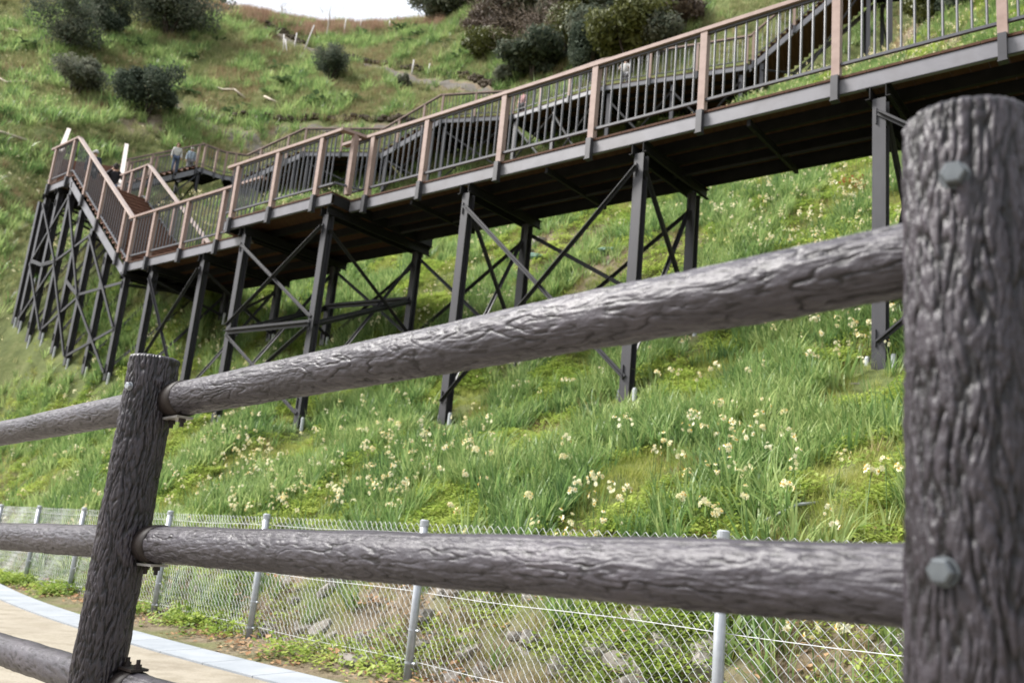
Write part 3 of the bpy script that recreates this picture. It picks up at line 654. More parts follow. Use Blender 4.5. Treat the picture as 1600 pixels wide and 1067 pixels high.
def leaf_clump(n, ln, spread, wd, dr=(.3, 1.5), seg=5):
    mb = MB()
    for _ in range(n):
        a = R.uniform(0, 2*pi); r = spread*sqrt(R.random())
        blade(mb, (r*cos(a), r*sin(a), -.03), a + R.gauss(0, .7), R.uniform(.02, .35), ln*R.uniform(.6, 1.1), wd*R.uniform(.7, 1.2), seg, R.uniform(*dr))
    return mb
P_daff = [proto('narcissus_leaves', leaf_clump(19, .45, .08, .021, (.4, 2.0)), M['daff_leaf']) for _ in range(4)]
P_grass = [proto('grass_tuft', leaf_clump(26, .17, .10, .0075, (.4, 2.2), 3), M['grass']) for _ in range(4)]
P_fgrass = [proto('hill_grass_tuft', leaf_clump(30, .20, .12, .009, (.3, 1.9), 3), M['far_grass']) for _ in range(4)]
P_dry = [proto('dry_tuft', leaf_clump(26, .24, .10, .006, (.6, 2.6), 3), M['dry']) for _ in range(2)]
def weed(n, rad, lf, ht):
    mb = MB()
    for _ in range(n):
        a = R.uniform(0, 2*pi); r = rad*sqrt(R.random()); p = Vector((r*cos(a), r*sin(a), ht*R.random()*(1-.5*r/rad)))
        az = R.uniform(0, 2*pi); tl = R.uniform(-.2, .7); l = lf*R.uniform(.6, 1.3); d = Vector((cos(az)*cos(tl), sin(az)*cos(tl), sin(tl))); sd = Vector((-sin(az), cos(az), 0))*l*.36
        mb.add([p, p + d*l*.5 + sd, p + d*l - Vector((0,0,l*.15)), p + d*l*.5 - sd], [(0,1,2,3)])
    return mb
P_weed = [proto('weed_patch', weed(70, .16, .035, .09), M['weed']) for _ in range(3)]
P_broad = [proto('broad_leaf_plant', weed(26, .32, .22, .28), M['farleaf']) for _ in range(3)]
P_lit = [proto('leaf_litter', weed(12, .2, .06, .015), M['litter']) for _ in range(2)]
P_reed = []
for _ in range(3):
    mb = MB()
    for k in range(30):
        a = R.uniform(0, 2*pi); r = .5*sqrt(R.random()); blade(mb, (r*cos(a), r*sin(a), -.05), R.uniform(0, 2*pi), R.uniform(0, .25), R.uniform(.8, 1.9), .03, 3, R.uniform(.1, .6))
    P_reed.append(proto('dry_reed', mb, M['reed']))
def floret(mb, c, n, sz):
    n = Vector(n).normalized(); e = n.cross(Vector((.3,.2,1))).normalized(); g = n.cross(e)
    for k in range(6):
        a = pi/3*k + R.uniform(-.1,.1); d = e*cos(a) + g*sin(a); s_ = n.cross(d)
        mb.add([c, c + d*sz*.55 + s_*sz*.30 + n*sz*.06, c + d*sz - n*sz*.06*R.random(), c + d*sz*.55 - s_*sz*.30 + n*sz*.06], [(0,1,2,3)], 0)
    ring = [c + (e*cos(pi/3*k) + g*sin(pi/3*k))*sz*.22 + n*sz*.06 for k in range(6)]; r2 = [c + (e*cos(pi/3*k) + g*sin(pi/3*k))*sz*.33 + n*sz*.34 for k in range(6)]
    mb.add(ring + r2, [(k, (k+1) % 6, (k+1) % 6+6, k+6) for k in range(6)], 1)
def flower_head(h):
    mb = MB()
    for k in range(R.randint(4, 7)):
        a = R.uniform(0, 2*pi); el = R.uniform(-.5, 1.1); n = Vector((cos(a)*cos(el), sin(a)*cos(el), sin(el)))
        floret(mb, Vector((0,0,h)) + n*.038 + Vector((0,0,R.uniform(-.03,.03))), n, .0225*R.uniform(.75, 1.25))
    return mb
def flower_stem(h):
    mb = MB(); mb.tube([(0,0,-.03), (.01,0,h*.5), (0,0,h)], .0032, 4, cap=False); return mb
heads = [(h, flower_head(h).mesh('flower_head', [M['petal'], M['cup']]), flower_stem(h).mesh('stem', M['stem']), leaf_clump(9, .36, .04, .012).mesh('leaves', M['daff_leaf'])) for h in (.34, .38, .42, .46, .40, .36)]
P_flow = []
for k in range(4):
    mb = flower_head(.4); n0 = len(mb.f); st = flower_stem(.4); mb.add(st.v, st.f, 2); P_flow.append(proto('narcissus_in_flower', mb, [M['petal'], M['cup'], M['stem']]))

# scatter: one object per kind of uncountable growth, instanced on points by geometry nodes
def scatter_nodes(name, coll):
    g = bpy.data.node_groups.new(name, 'GeometryNodeTree')
    g.interface.new_socket('Geometry', in_out='INPUT', socket_type='NodeSocketGeometry'); g.interface.new_socket('Geometry', in_out='OUTPUT', socket_type='NodeSocketGeometry')
    gi = g.nodes.new('NodeGroupInput'); go = g.nodes.new('NodeGroupOutput'); ip = g.nodes.new('GeometryNodeInstanceOnPoints')
    ci = g.nodes.new('GeometryNodeCollectionInfo'); ci.inputs['Collection'].default_value = coll; ci.inputs['Separate Children'].default_value = True; ci.inputs['Reset Children'].default_value = True
    def attr(nm, ty):
        a = g.nodes.new('GeometryNodeInputNamedAttribute'); a.data_type = ty; a.inputs['Name'].default_value = nm; return a.outputs[0]
    ip.inputs['Pick Instance'].default_value = True
    g.links.new(gi.outputs[0], ip.inputs['Points']); g.links.new(ci.outputs[0], ip.inputs['Instance'])
    g.links.new(attr('pick', 'INT'), ip.inputs['Instance Index']); g.links.new(attr('rot', 'FLOAT_VECTOR'), ip.inputs['Rotation']); g.links.new(attr('size', 'FLOAT_VECTOR'), ip.inputs['Scale'])
    g.links.new(ip.outputs[0], go.inputs[0]); return g
def scatter(name, label, protos, X, Y, size, tilt=.25, dz=0.0, cat='plants', hscale=None):
    if len(X) == 0: return
    c = bpy.data.collections.new(name + '_kinds')
    for p in protos: c.objects.link(p)
    n = len(X); Z = hz(X, Y) + dz
    me = bpy.data.meshes.new(name); me.vertices.add(n); me.vertices.foreach_set('co', np.c_[X, Y, Z].astype(np.float32).ravel())
    a = me.attributes.new('pick', 'INT', 'POINT'); a.data.foreach_set('value', rng.integers(0, len(protos), n).astype(np.int32))
    a = me.attributes.new('rot', 'FLOAT_VECTOR', 'POINT'); a.data.foreach_set('vector', np.c_[rng.normal(0, tilt, n), rng.normal(0, tilt, n), rng.uniform(0, 2*pi, n)].astype(np.float32).ravel())
    s = np.asarray(size, float) * rng.uniform(.7, 1.3, n); hs = s if hscale is None else s*hscale
    a = me.attributes.new('size', 'FLOAT_VECTOR', 'POINT'); a.data.foreach_set('vector', np.c_[s, s, hs].astype(np.float32).ravel())
    o = obj(name, me); md = o.modifiers.new('scatter', 'NODES'); md.node_group = scatter_nodes(name + '_nodes', c)
    return tag(o, label, cat, None, 'stuff')
cRn, cUn, cFn = np.array(cR), np.array(cU), np.array(cF)
def screen(X, Y, Z):
    P = np.c_[X, Y, Z - ZC]; d = P @ cFn; return 800 + FPX*(P @ cRn)/d, 533.5 - FPX*(P @ cUn)/d, d
def field(n, y0, y1, margin=160):               # random ground points inside the view (and a margin round it)
    Y = rng.uniform(y0**2, y1**2, n*2)**.5; X = rng.uniform(-.95, .95, n*2)*Y; Z = hz(X, Y); px, py, d = screen(X, Y, Z)
    k = (px > -margin) & (px < 1600+margin) & (py > -margin) & (py < 1067+margin) & (d > .5); return X[k], Y[k], px[k], py[k]
FT = np.array([q for q in FEET if q[1] < 26])
def feet_clear(X, Y):                           # growth is trampled in front of the walkway's feet
    r = np.hypot(X, Y); tx, ty = X/r, Y/r; o = np.ones(len(X))
    for fx, fy in FT:
        dx, dy = fx-X, fy-Y; al_ = dx*tx + dy*ty; ac = np.abs(dx*ty - dy*tx); o = np.where((al_ > -.25) & (al_ < .75) & (ac < .30), .06, o)
    return o
def keep(X, Y, f):
    k = rng.random(len(X)) < np.asarray(f)*feet_clear(X, Y); return X[k], Y[k]
def mask_bare(X, Y): 
    i = np.clip(np.searchsorted(gx, X)-1, 0, len(gx)-1); j = np.clip(np.searchsorted(gy, Y)-1, 0, len(gy)-1); return bare[j, i]
def bank(X, Y): return toU(X, Y) - fence_u(toS(X, Y))      # metres above the chain-link fence
patch = lambda X, Y, f, o=0: fbm(X*f + o, Y*f + o*.7, 3)*.5 + .5
# near bank, nearer than the walkway legs and under it
X, Y, px, py = field(42000, 3.5, 24); b = bank(X, Y); k = b > .15; X, Y, b = X[k], Y[k], b[k]
f = smooth(.40, .58, patch(X, Y, .7, 3)) * (1 - .9*mask_bare(X, Y)) * np.clip(.25 + b*.25, 0, 1)
x_, y_ = keep(X, Y, f*.85); scatter('narcissus_leaves', 'long strap-shaped narcissus leaves covering the near bank', P_daff, x_, y_, .9, .22, cat='leaves')
X, Y, px, py = field(90000, 3.5, 24); b = bank(X, Y); k = (b > .1); X, Y, b = X[k], Y[k], b[k]
f = (.42 + .58*smooth(.30, .55, patch(X, Y, 1.1, 9))) * (1 - .85*mask_bare(X, Y)) * np.clip(.3 + b*.3, 0, 1)
x_, y_ = keep(X, Y, f); scatter('grass', 'short bright grass between the narcissi on the near bank', P_grass, x_, y_, .66, .3, cat='grass')
X, Y, px, py = field(60000, 3.5, 24); b = bank(X, Y); k = (b > -.25); X, Y, b = X[k], Y[k], b[k]
f = smooth(.42, .62, patch(X, Y, 1.0, 21)) * np.where(b < .2, np.clip((toS(X, Y)-4)/5, .05, .8), 1) * (1 - .6*mask_bare(X, Y))
x_, y_ = keep(X, Y, f); scatter('weeds', 'low bright green weeds spreading over the bank and the fence foot', P_weed, x_, y_, np.where(bank(x_, y_) < .25, 1.25, 1.0), .25, cat='weeds')
X, Y, px, py = field(9000, 3.5, 14); b = bank(X, Y); k = (b > -.45) & (b < 1.8); X, Y, b = X[k], Y[k], b[k]
x_, y_ = keep(X, Y, .07 + .18*mask_bare(X, Y)); scatter('leaf_litter', 'brown fallen leaves along the foot of the chain-link fence', P_lit, x_, y_, .8, .1, .012, cat='leaves')
X, Y, px, py = field(20000, 3.5, 26); b = bank(X, Y); k = (b > .1); X, Y, b = X[k], Y[k], b[k]
f = smooth(.55, .72, patch(X, Y, .9, 33)) * .5 + .6*mask_bare(X, Y)
x_, y_ = keep(X, Y, f*.6); scatter('dry_grass', 'dry straw-coloured grass in thin patches on the bank', P_dry, x_, y_, .8, .35, cat='grass')
# the far hillside
X, Y, px, py = field(90000, 22, 84, 60); f = (.35 + .65*smooth(.38, .6, patch(X, Y, .35, 4))) * (1 - .8*mask_bare(X, Y))
x_, y_ = keep(X, Y, f); scatter('hillside_grass', 'rough green grass over the far hillside', P_fgrass, x_, y_, np.clip(np.hypot(x_, y_)/26, 1.1, 2.4), .3, cat='grass')
X, Y, px, py = field(42000, 20, 84, 60); f = smooth(.48, .66, patch(X, Y, .28, 14)) * (1 - .8*mask_bare(X, Y))
x_, y_ = keep(X, Y, f); scatter('hillside_leaves', 'dark green clumps of narcissus leaves on the far hillside', P_daff, x_, y_, np.clip(np.hypot(x_, y_)/26, 1.0, 2.0), .25, cat='leaves')
X, Y, px, py = field(30000, 24, 84, 60); f = smooth(.50, .68, patch(X, Y, .22, 40))
x_, y_ = keep(X, Y, np.minimum(f*1.2 + .10, 1)*(1-.8*mask_bare(X, Y))); scatter('hillside_dry_grass', 'brown dry grass patches on the far hillside', P_dry, x_, y_, np.clip(np.hypot(x_, y_)/24, 1.2, 2.4), .35, cat='grass')

# ------------------------------------------------------------------ narcissi: the largest 300 one by one, the rest as one growth
FH = []
for ox, oy, pts_ in ((500, 550, ((317,188),(376,195),(497,215),(62,255),(385,243),(247,297),(75,358),(150,420),(190,325),(232,335),(322,352),(263,360),(395,432),(430,395),(458,380),(183,470),(660,445),(640,440),(675,490),(735,485),(520,522),
                                (635,585),(128,570),(218,545),(283,565),(308,590),(365,620),(585,690),(655,685),(870,135),(957,160),(765,185),(675,290),(745,340),(660,340),(720,335),(748,388),(835,165),(893,130),(1045,150),(1075,122),(1108,130),
                                (1217,110),(1270,410),(1055,495),(1028,445),(1105,440),(917,437),(1225,565),(1165,555),(1200,650),(1237,660),(1325,665),(897,700),(628,800))),
                     (950, 550, ((195,115),(260,95),(295,150),(373,150),(445,95),(480,80),(595,112),(660,72),(880,55),(1037,60),(970,20),(1140,70),(487,285),(540,262),(395,335),(475,355),(518,397),(435,355),(505,345),(575,375),(648,388),(685,348),
                                (722,350),(763,295),(775,345),(580,440),(190,440),(272,450),(330,375),(208,522),(315,508),(397,525),(505,508),(620,515),(765,515),(838,530),(975,500),(1013,495),(540,595),(328,695),(788,678),(1125,630),(1227,640),
                                (1290,595),(60,668),(950,745),(945,785),(470,775),(510,785),(110,350),(1010,1360),(1150,1340),(790,1220),(730,1180)))):
    for a, b in pts_: FH.append((ox + a/2.808, oy + b/2.808))
RF = random.Random(3)
for k in range(40): FH.append((RF.uniform(1110, 1420), RF.uniform(290, 400)))
for k in range(18): FH.append((RF.uniform(1290, 1400), RF.uniform(470, 545)))
for k in range(70): FH.append((RF.uniform(270, 640), RF.uniform(640, 800)))
for k in range(45): FH.append((RF.uniform(0, 220), RF.uniform(660, 800)))
NLAB = 'flowering narcissus with cream petals and yellow cups standing on the green bank'
cnt = 0; used = []
for (x, y) in FH:
    p = hit(x, y)
    if p is None: continue
    d = (p - Vector((0,0,ZC))).length; p = hit(x, y + .36*1.0*FPX/d) or p
    for rep in range(1 if cnt > 260 else (2 if RF.random() < .12 else 1)):
        if cnt >= 300: break
        q = p.copy() if rep == 0 else p + Vector((RF.gauss(0, .10), RF.gauss(0, .08), 0))
        if bank(np.array([q.x]), np.array([q.y]))[0] < .2: continue
        q.z = hz1(q.x, q.y); h, hm, sm, lm = heads[RF.randrange(len(heads))]; rz = RF.uniform(0, 6.28); sc_ = RF.uniform(.72, 1.18)
        t = thing('narcissus', NLAB, 'flower', 'narcissi flowering on the bank', q, rz); t.scale = (sc_,)*3; t.rotation_euler = (RF.gauss(0, .12), RF.gauss(0, .12), rz)
        obj('stem', sm, t); obj('flower_head', hm, t)['kind'] = 'stuff'; obj('leaves', lm, t)['kind'] = 'stuff'; cnt += 1
X, Y, px, py = field(14000, 4.5, 30); b = bank(X, Y); f = smooth(.48, .66, patch(X, Y, .35, 55)) * (b > .5) * (1 - .8*mask_bare(X, Y))
f = np.where((px > 1080) & (py < 420), .55, f*.5); f = np.where(py > 560, f*.8, f)
f = np.where((px > 930) & (px < 1330) & (py > 560), f*.35, f)
x_, y_ = keep(X, Y, f); scatter('narcissus_flowers', 'more narcissus flowers dotted through the leaves under the walkway', P_flow, x_, y_, .95, .2, cat='flowers')
X, Y, px, py = field(5000, 28, 60, 30); f = smooth(.5, .68, patch(X, Y, .2, 75)) * (px < 330)
x_, y_ = keep(X, Y, f*.5); scatter('distant_flowers', 'tiny pale flowers scattered over the far left hillside', P_flow, x_, y_, 1.3, .2, cat='flowers')

# ------------------------------------------------------------------ shrubs and trees
M['evergreen'] = mat_leaf('evergreen_leaf', (.042,.058,.042), (.100,.122,.088), (.20,.205,.155), .28, .75, .05, .6)
M['olive'] = mat_leaf('olive_leaf', (.040,.052,.016), (.085,.095,.028), (.15,.16,.05), .25, .5, .3, .5)
M['brownleaf'] = mat_leaf('brownish_leaf', (.065,.048,.040), (.13,.10,.08), (.22,.17,.135), .15, .6, .2, .6)
M['twig'] = mat_leaf('bare_twig', (.14,.11,.085), (.25,.20,.16), (.38,.31,.26), .0, .8, .15, 1)
M['trunk'] = mat_var('dark_trunk', (.035,.028,.022), (.075,.06,.05), 8, .85, .2, bump=.3, bscale=25)
M['pale_trunk'] = mat_var('pale_trunk', (.30,.27,.24), (.45,.42,.38), 8, .8, .2)
def crown_mesh(name, rx, ry, rz_, n, lf, mat, seed, lumps=9, hollow=.55, twist=.0):
    r = np.random.default_rng(seed); lc = r.normal(0, 1, (lumps, 3)); lc /= np.linalg.norm(lc, axis=1)[:,None]; lc[:,2] = lc[:,2]*.8 + .15; lc *= r.uniform(.35, .85, (lumps,1)); lr = r.uniform(.16, .48, lumps); lc[0] = 0; lr[0] = .5
    k = r.integers(0, lumps, n); d = r.normal(0, 1, (n, 3)); d /= np.linalg.norm(d, axis=1)[:,None]
    p = lc[k] + d*(lr[k]*r.uniform(.35, 1.12, n)**.7)[:,None]; p += r.normal(0, .035, p.shape); p *= np.array([rx, ry, rz_]); p[:,2] += rz_*.92
    keepz = p[:,2] > .03*rz_; p = p[keepz]; d = d[keepz]; n = len(p)
    nr = d + r.normal(0, .55, (n,3)); nr /= np.linalg.norm(nr, axis=1)[:,None]; a = np.cross(nr, r.normal(0, 1, (n,3))); a /= np.linalg.norm(a, axis=1)[:,None]; b = np.cross(nr, a)
    s = lf*r.uniform(.6, 1.35, n)[:,None]
    V = np.stack([p - a*s, p + b*s*.45 + nr*s*.12, p + a*s, p - b*s*.45 + nr*s*.12], 1).reshape(-1, 3)
    return fastmesh(name, V, np.arange(4*n).reshape(-1, 4), mat)
def twig_mesh(name, rx, rz_, n, seed, mat, thick=.012, depth=3):
    r = random.Random(seed); V = []; F = []
    def strand(p, d, l, t, lev):
        q = p; dd = d.copy(); seg = 3; prev = None
        for k in range(seg+1):
            sd = dd.cross(Vector((r.uniform(-1,1), r.uniform(-1,1), .3))).normalized()*t*(1-.7*k/seg)
            V.extend([tuple(q-sd), tuple(q+sd)]); i = len(V)
            if k: F.append((i-4, i-3, i-1, i-2))
            if k and lev < depth:
                for _ in range(2 if lev < 2 else 3): strand(q.copy(), (dd + Vector((r.gauss(0,.6), r.gauss(0,.6), r.gauss(.1,.4)))).normalized(), l*r.uniform(.4,.65), t*.6, lev+1)
            dd = (dd + Vector((r.gauss(0,.18), r.gauss(0,.18), r.gauss(.03,.12)))).normalized(); q = q + dd*l/seg
    for _ in range(n): 
        a = r.uniform(0, 6.28); e = r.uniform(.2, 1.2); strand(Vector((r.gauss(0,.1)*rx, r.gauss(0,.1)*rx, 0)), Vector((cos(a)*sin(e)*rx/rz_, sin(a)*sin(e)*rx/rz_, cos(e))).normalized(), rz_*r.uniform(.7,1.1), thick, 1)
    return fastmesh(name, V, F, mat)
def stems(name, parent, h, r0, n, seed, mat='trunk', spread=.35):
    r = random.Random(seed); mb = MB()
    for k in range(n):
        a = r.uniform(0, 6.28); q = [Vector((0,0,-.25)) + Vector((cos(a), sin(a), 0))*r0*(.5 if n > 1 else 0)]
        for j in range(4): q.append(q[-1] + Vector((cos(a)*spread*h*.25 + r.gauss(0,.04)*h, sin(a)*spread*h*.25 + r.gauss(0,.04)*h, h*.3)))
        mb.tube(q, [r0*(1-.19*j) for j in range(5)], 7)
    return mb.build('trunk' if n == 1 else 'stem', M[mat], parent, True)
def shrub(x, y, Y, wpx, hpx, mat, label, name='shrub', lf=.075, n=5200, lump=10, seed=0, stemh=.35, group=None, lift=.0, fixed=True, sink=0.0):
    p = hit(x, y, 20) or at(x, y, Y); p.z = hz1(p.x, p.y) - sink; d = (p - Vector((0,0,ZC))).dot(cF); w_ = wpx/FPX*d; h_ = hpx/FPX*d
    t = thing(name, label, 'shrub' if name != 'tree' else 'tree', group, p, seed*1.3)
    hc = h_*(1-lift)
    c = obj('crown', crown_mesh('crown', w_*.56, w_*.52, hc*.50, n, lf, M[mat], seed+100, lump), t, (0, 0, h_*lift))
    stems('stem', t, h_*.6, max(w_*.022, .03), 4 if name != 'tree' else 1, seed, spread=stemh); return t
sh = [(116,152,46,84,72,'evergreen','rounded dark evergreen shrub with a brownish flat top at far left of the slope'),
      (224,186,44.5,104,112,'evergreen','wide dark evergreen shrub over a patch of bare soil, above the corner landing'),
      (100,84,53,110,105,'evergreen','big dark grey-green shrub leaning at the top left of the hillside'),
      (155,58,56,84,90,'evergreen','dark shrub crowded behind the big grey-green one at top left'),
      (262,60,60,170,130,'evergreen','broad dark evergreen mass at the top edge beside the brown reeds'),
      (515,128,52,60,72,'evergreen','upright rounded dark bush standing alone beside the stony track'),
      (632,141,50,24,28,'evergreen','very small dark bush alone below the stony track'),
      (786,137,49,38,40,'evergreen','small round dark bush just behind the handrail at the end of the track'),
      (752,60,60,72,52,'brownleaf','brownish purple shrub hanging over the grass below the skyline trees'),
      (835,122,47,125,70,'evergreen','low dark evergreen thicket under the bare brown brush'),
      (922,125,44,90,125,'evergreen','dark green bushy shrub right of the bare brush'),
      (990,110,42,130,140,'olive','tall yellow-green shrub at the top behind the handrail'),
      (1030,88,39,90,80,'evergreen','dark shrub at the foot of the yellow-green shrub'),
      (870,45,58,190,130,'evergreen','dark tree mass rising out of frame behind the brush'),
      (950,40,52,170,130,'olive','olive green tree crown at the top edge above the brush'),
      (800,35,64,120,90,'olive','thin olive shrub between the skyline trees and the bare brush'),
      (760,95,54,80,60,'olive','yellowish shrub at the left edge of the brush, above the round dark bush'),
      (880,95,47,100,110,'olive','tall greenish brush rising through the bare twigs'),
      (800,70,56,110,90,'brownleaf','brown leafy brush at the top left of the bare twigs'),
      (955,75,45,130,120,'evergreen','dark leafy mass behind the yellow-green shrub'),
      (1060,55,38,90,70,'brownleaf','brown shrub on the dry slope beside the handrail'),
      (1445,40,26,60,75,'olive','leafy green bush clinging to the bare earth bank behind the railing'),
      (1500,25,25,60,60,'evergreen','dark bush at the top right seen between the railing bars')]
for i, (x, y, Y, wp, hp, mt_, lab) in enumerate(sh): shrub(x, y, Y, wp, hp, mt_, lab, seed=i+1, n=15000 if wp > 110 else (8500 if wp > 50 else 3600), lf=.14 if wp > 110 else (.10 if wp > 60 else .07), lump=18+i % 9)
for i, (x, y, Y, wp, hp, lab) in enumerate(((845,105,48,170,125,'large bare brown bush of tangled twigs below the skyline'), (905,60,50,140,90,'bare pale twigs above the dark shrub at the top'), (1035,70,38,90,75,'dry brown twiggy bush behind the handrail'), (770,25,66,70,60,'bare brown bush beside the skyline trees'))):
    p = hit(x, y, 20) or at(x, y, Y); p.z = hz1(p.x, p.y); d = p.dot(cF); t = thing('bare_bush', lab, 'bush', None, p, i)
    obj('branches', twig_mesh('branches', wp/FPX*d*.55, hp/FPX*d*.62, 34, i+3, M['twig'], .034), t); obj('crown', crown_mesh('crown', wp/FPX*d*.5, wp/FPX*d*.45, hp/FPX*d*.45, 1500, .07, M['brownleaf'], i+70, 9), t)
def skyline(x):
    for y in np.arange(-40, 120, 1.0):
        p = hit(x, float(y), 20)
        if p: return hit(x, float(y)+3, 20) or p
# skyline trees, cut by the top of the picture
for i, (x, y, Y, h, w_, lab) in enumerate(((688,34,74.5,7.5,4.6,'dark evergreen tree with a thin trunk on the skyline'), (733,28,73,8.5,5.0,'dark evergreen tree with a thick trunk at the right of the skyline gap'))):
    p = skyline(x) or at(x, y, Y); p.z = hz1(p.x, p.y); t = thing('tree', lab, 'tree', None, p)
    mb = MB(); mb.tube([(0,0,-.4),(.1,0,h*.25),(-.05,.1,h*.5),(.05,0,h*.85)], [.42,.32,.22,.08] if i else [.22,.17,.12,.05], 9)
    for k in range(7):
        a = k*2.4; z = h*(.28+.08*k); mb.tube([(0,0,z),(cos(a)*w_*.22, sin(a)*w_*.22, z+.5),(cos(a)*w_*.42, sin(a)*w_*.42, z+.7)], [.09,.06,.02], 5)
    mb.build('trunk', M['trunk'], t, True); obj('crown', crown_mesh('crown', w_*.85, w_*.8, h*.40, 12000, .17, M['evergreen'], 300+i, 20, .3), t, (0, 0, -.3))
for i, (x, y, Y, h, lab) in enumerate(((509,62,66,3.6,'thin bare pale sapling against the white sky'), (437,20,73,2.2,'slender leafless sapling at the left of the skyline gap'))):
    p = hit(x, y, 20) or skyline(x); t = thing('sapling', lab, 'tree', None, p)
    mb = MB(); mb.tube([(0,0,-.2),(.03,0,h*.4),(-.02,.03,h*.7),(0,0,h)], [.06,.05,.035,.012], 6); mb.build('trunk', M['pale_trunk'], t)
    obj('twigs', twig_mesh('twigs', h*.4, h*.4, 8, 40+i, M['twig'], .012), t, (0,0,h*.6))
# dry reeds along the skyline and low leafy plants on the hill
X, Y, px, py = field(40000, 52, 92, 40); f = ((px > 290) & (px < 690) & (py < np.interp(px, [290,400,480,560,690],[25,38,62,55,44])) & (py > -60)) * smooth(.25, .5, patch(X, Y, .3, 5)+.2)
x_, y_ = keep(X, Y, f*.8); scatter('dry_reeds', 'brown dry reeds along the skyline at the top', P_reed, x_, y_, .6, .15, cat='reeds')
ORD = 'first second third fourth fifth sixth seventh eighth ninth tenth eleventh twelfth thirteenth fourteenth fifteenth sixteenth seventeenth eighteenth nineteenth twentieth twenty-first twenty-second twenty-third twenty-fourth twenty-fifth twenty-sixth twenty-seventh twenty-eighth twenty-ninth thirtieth'.split()
def ordw(lst, i): return ORD[sorted(range(len(lst)), key=lambda k: lst[k][0]).index(i)]
lowp = ((570,62,60),(627,80,58),(637,52,66),(655,60,64),(480,135,52),(440,112,56),(455,140,51),(365,180,48),(388,172,48),(300,150,50),(640,75,60),(700,70,60),(420,150,51),(350,70,60),(300,95,56),(215,78,55),(175,75,53),(60,80,54),(545,160,49),(720,95,54),(500,165,48))
for i, (x, y, Y) in enumerate(lowp):
    p = hit(x, y, 20) or at(x, y, Y); t = thing('leafy_plant', ordw(lowp, i) + ' from the left of the low broad-leaved clumps on the far hillside', 'plant', 'broad-leaved clumps on the far hillside', p, i*1.7)
    s_ = random.Random(i).uniform(1.5, 2.6); o = obj('leaves', P_broad[i % 3].data, t, None, None, (s_, s_, s_*.8)); o2 = obj('leaves', P_broad[(i+1) % 3].data, t, (.5*s_*.6, .1, 0), (0,0,2), (s_*.8, s_*.8, s_*.7))

# ------------------------------------------------------------------ old tracks, terrace walls, poles, stakes
def drape(poly, step=.4):
    pts = [hit(x, y, 20) or at(x, y, Y) for x, y, Y in poly]; o = []
    for a, b in zip(pts[:-1], pts[1:]):
        n = max(int((b-a).length/step), 1)
        for k in range(n): q = lerp(a, b, k/n); o.append(Vector((q.x, q.y, hz1(q.x, q.y))))
    return o
M['rubble'] = mat_var('grey_rubble', (.055,.048,.040), (.125,.113,.098), 6, .95, .15, bump=.6, bscale=8, c3=(.085,.075,.064))
M['stone'] = mat_var('dark_stone', (.050,.040,.030), (.10,.082,.062), 3, .95, .15, bump=.6, bscale=9, c3=(.14,.12,.095))
def track(name, poly, w_):
    c = drape(poly); V = []; F = []
    for i, p in enumerate(c):
        d = (c[min(i+1, len(c)-1)] - c[max(i-1, 0)]); d.z = 0; d.normalize(); sd = Vector((-d.y, d.x, 0))
        for e in (-.5, -.17, .17, .5):
            q = p + sd*w_*e*(1 + .25*sin(i*1.3+e)); q.z = hz1(q.x, q.y) + .06 + .03*sin(i*2.1+e*7); V.append(q)
    for i in range(len(c)-1):
        for k in range(3): a = i*4+k; F.append((a, a+4, a+5, a+1))
    mb = MB(); mb.add(V, F); o = mb.build(name, M['rubble'], None, True); o['kind'] = 'structure'
for poly, w_ in TRACKS: track('stony_track', poly, w_*.45)
STN = []
for k in range(4):
    r = random.Random(k+60); bm = bmesh.new(); bmesh.ops.create_icosphere(bm, subdivisions=2, radius=.5)
    for v in bm.verts:
        c = v.co; f = 1 + .22*math.sin(c.x*7+k)*math.cos(c.y*6+k*2) + r.gauss(0, .05); v.co = Vector((max(min(c.x*f, .40), -.42), max(min(c.y*f, .38), -.40), max(min(c.z*f, .30), -.34)))
    me = bpy.data.meshes.new('stone'); bm.to_mesh(me); bm.free(); me.materials.append(M['stone']); STN.append(me)
def stone_wall(poly, h, label):
    c = drape(poly, .26); t = thing('stone_wall', label, 'wall', None, c[0]); r = random.Random(len(c)); V = []; F = []
    for p in c:
        for j in range(2):
            me = STN[r.randrange(4)]; n = len(V); s_ = Vector((r.uniform(.2,.55), r.uniform(.3,.5), h*r.uniform(.3,.75))); o = p - c[0] + Vector((r.gauss(0,.1), r.gauss(0,.1), h*(.1+.4*j)*r.uniform(.5,1.2)))
            V += [(v.co.x*s_.x+o.x, v.co.y*s_.y+o.y, v.co.z*s_.z+o.z) for v in me.vertices]; F += [tuple(i+n for i in f.vertices) for f in me.polygons]
    mb = MB(); mb.add(V, F); o = mb.build('stones', M['stone'], t); o['kind'] = 'stuff'
stone_wall(((280,178,47.8),(310,184,47),(370,188,46.2),(440,189,45.8),(520,190,45.6),(600,190,45.2),(650,192,45)), .5, 'dark low terrace wall crossing the middle of the hillside')
stone_wall(((540,92,58),(600,102,55.5),(650,110,54),(700,121,52.5),(770,138,50)), .5, 'dark stone edging above the upper stony track')
stone_wall(((408,38,71),(440,52,67.5),(475,70,64)), .5, 'short dark stone edging at the upper end of the track')
M['bamboo'] = mat_var('weathered_bamboo', (.27,.22,.16), (.42,.36,.28), 4, .7, .3)
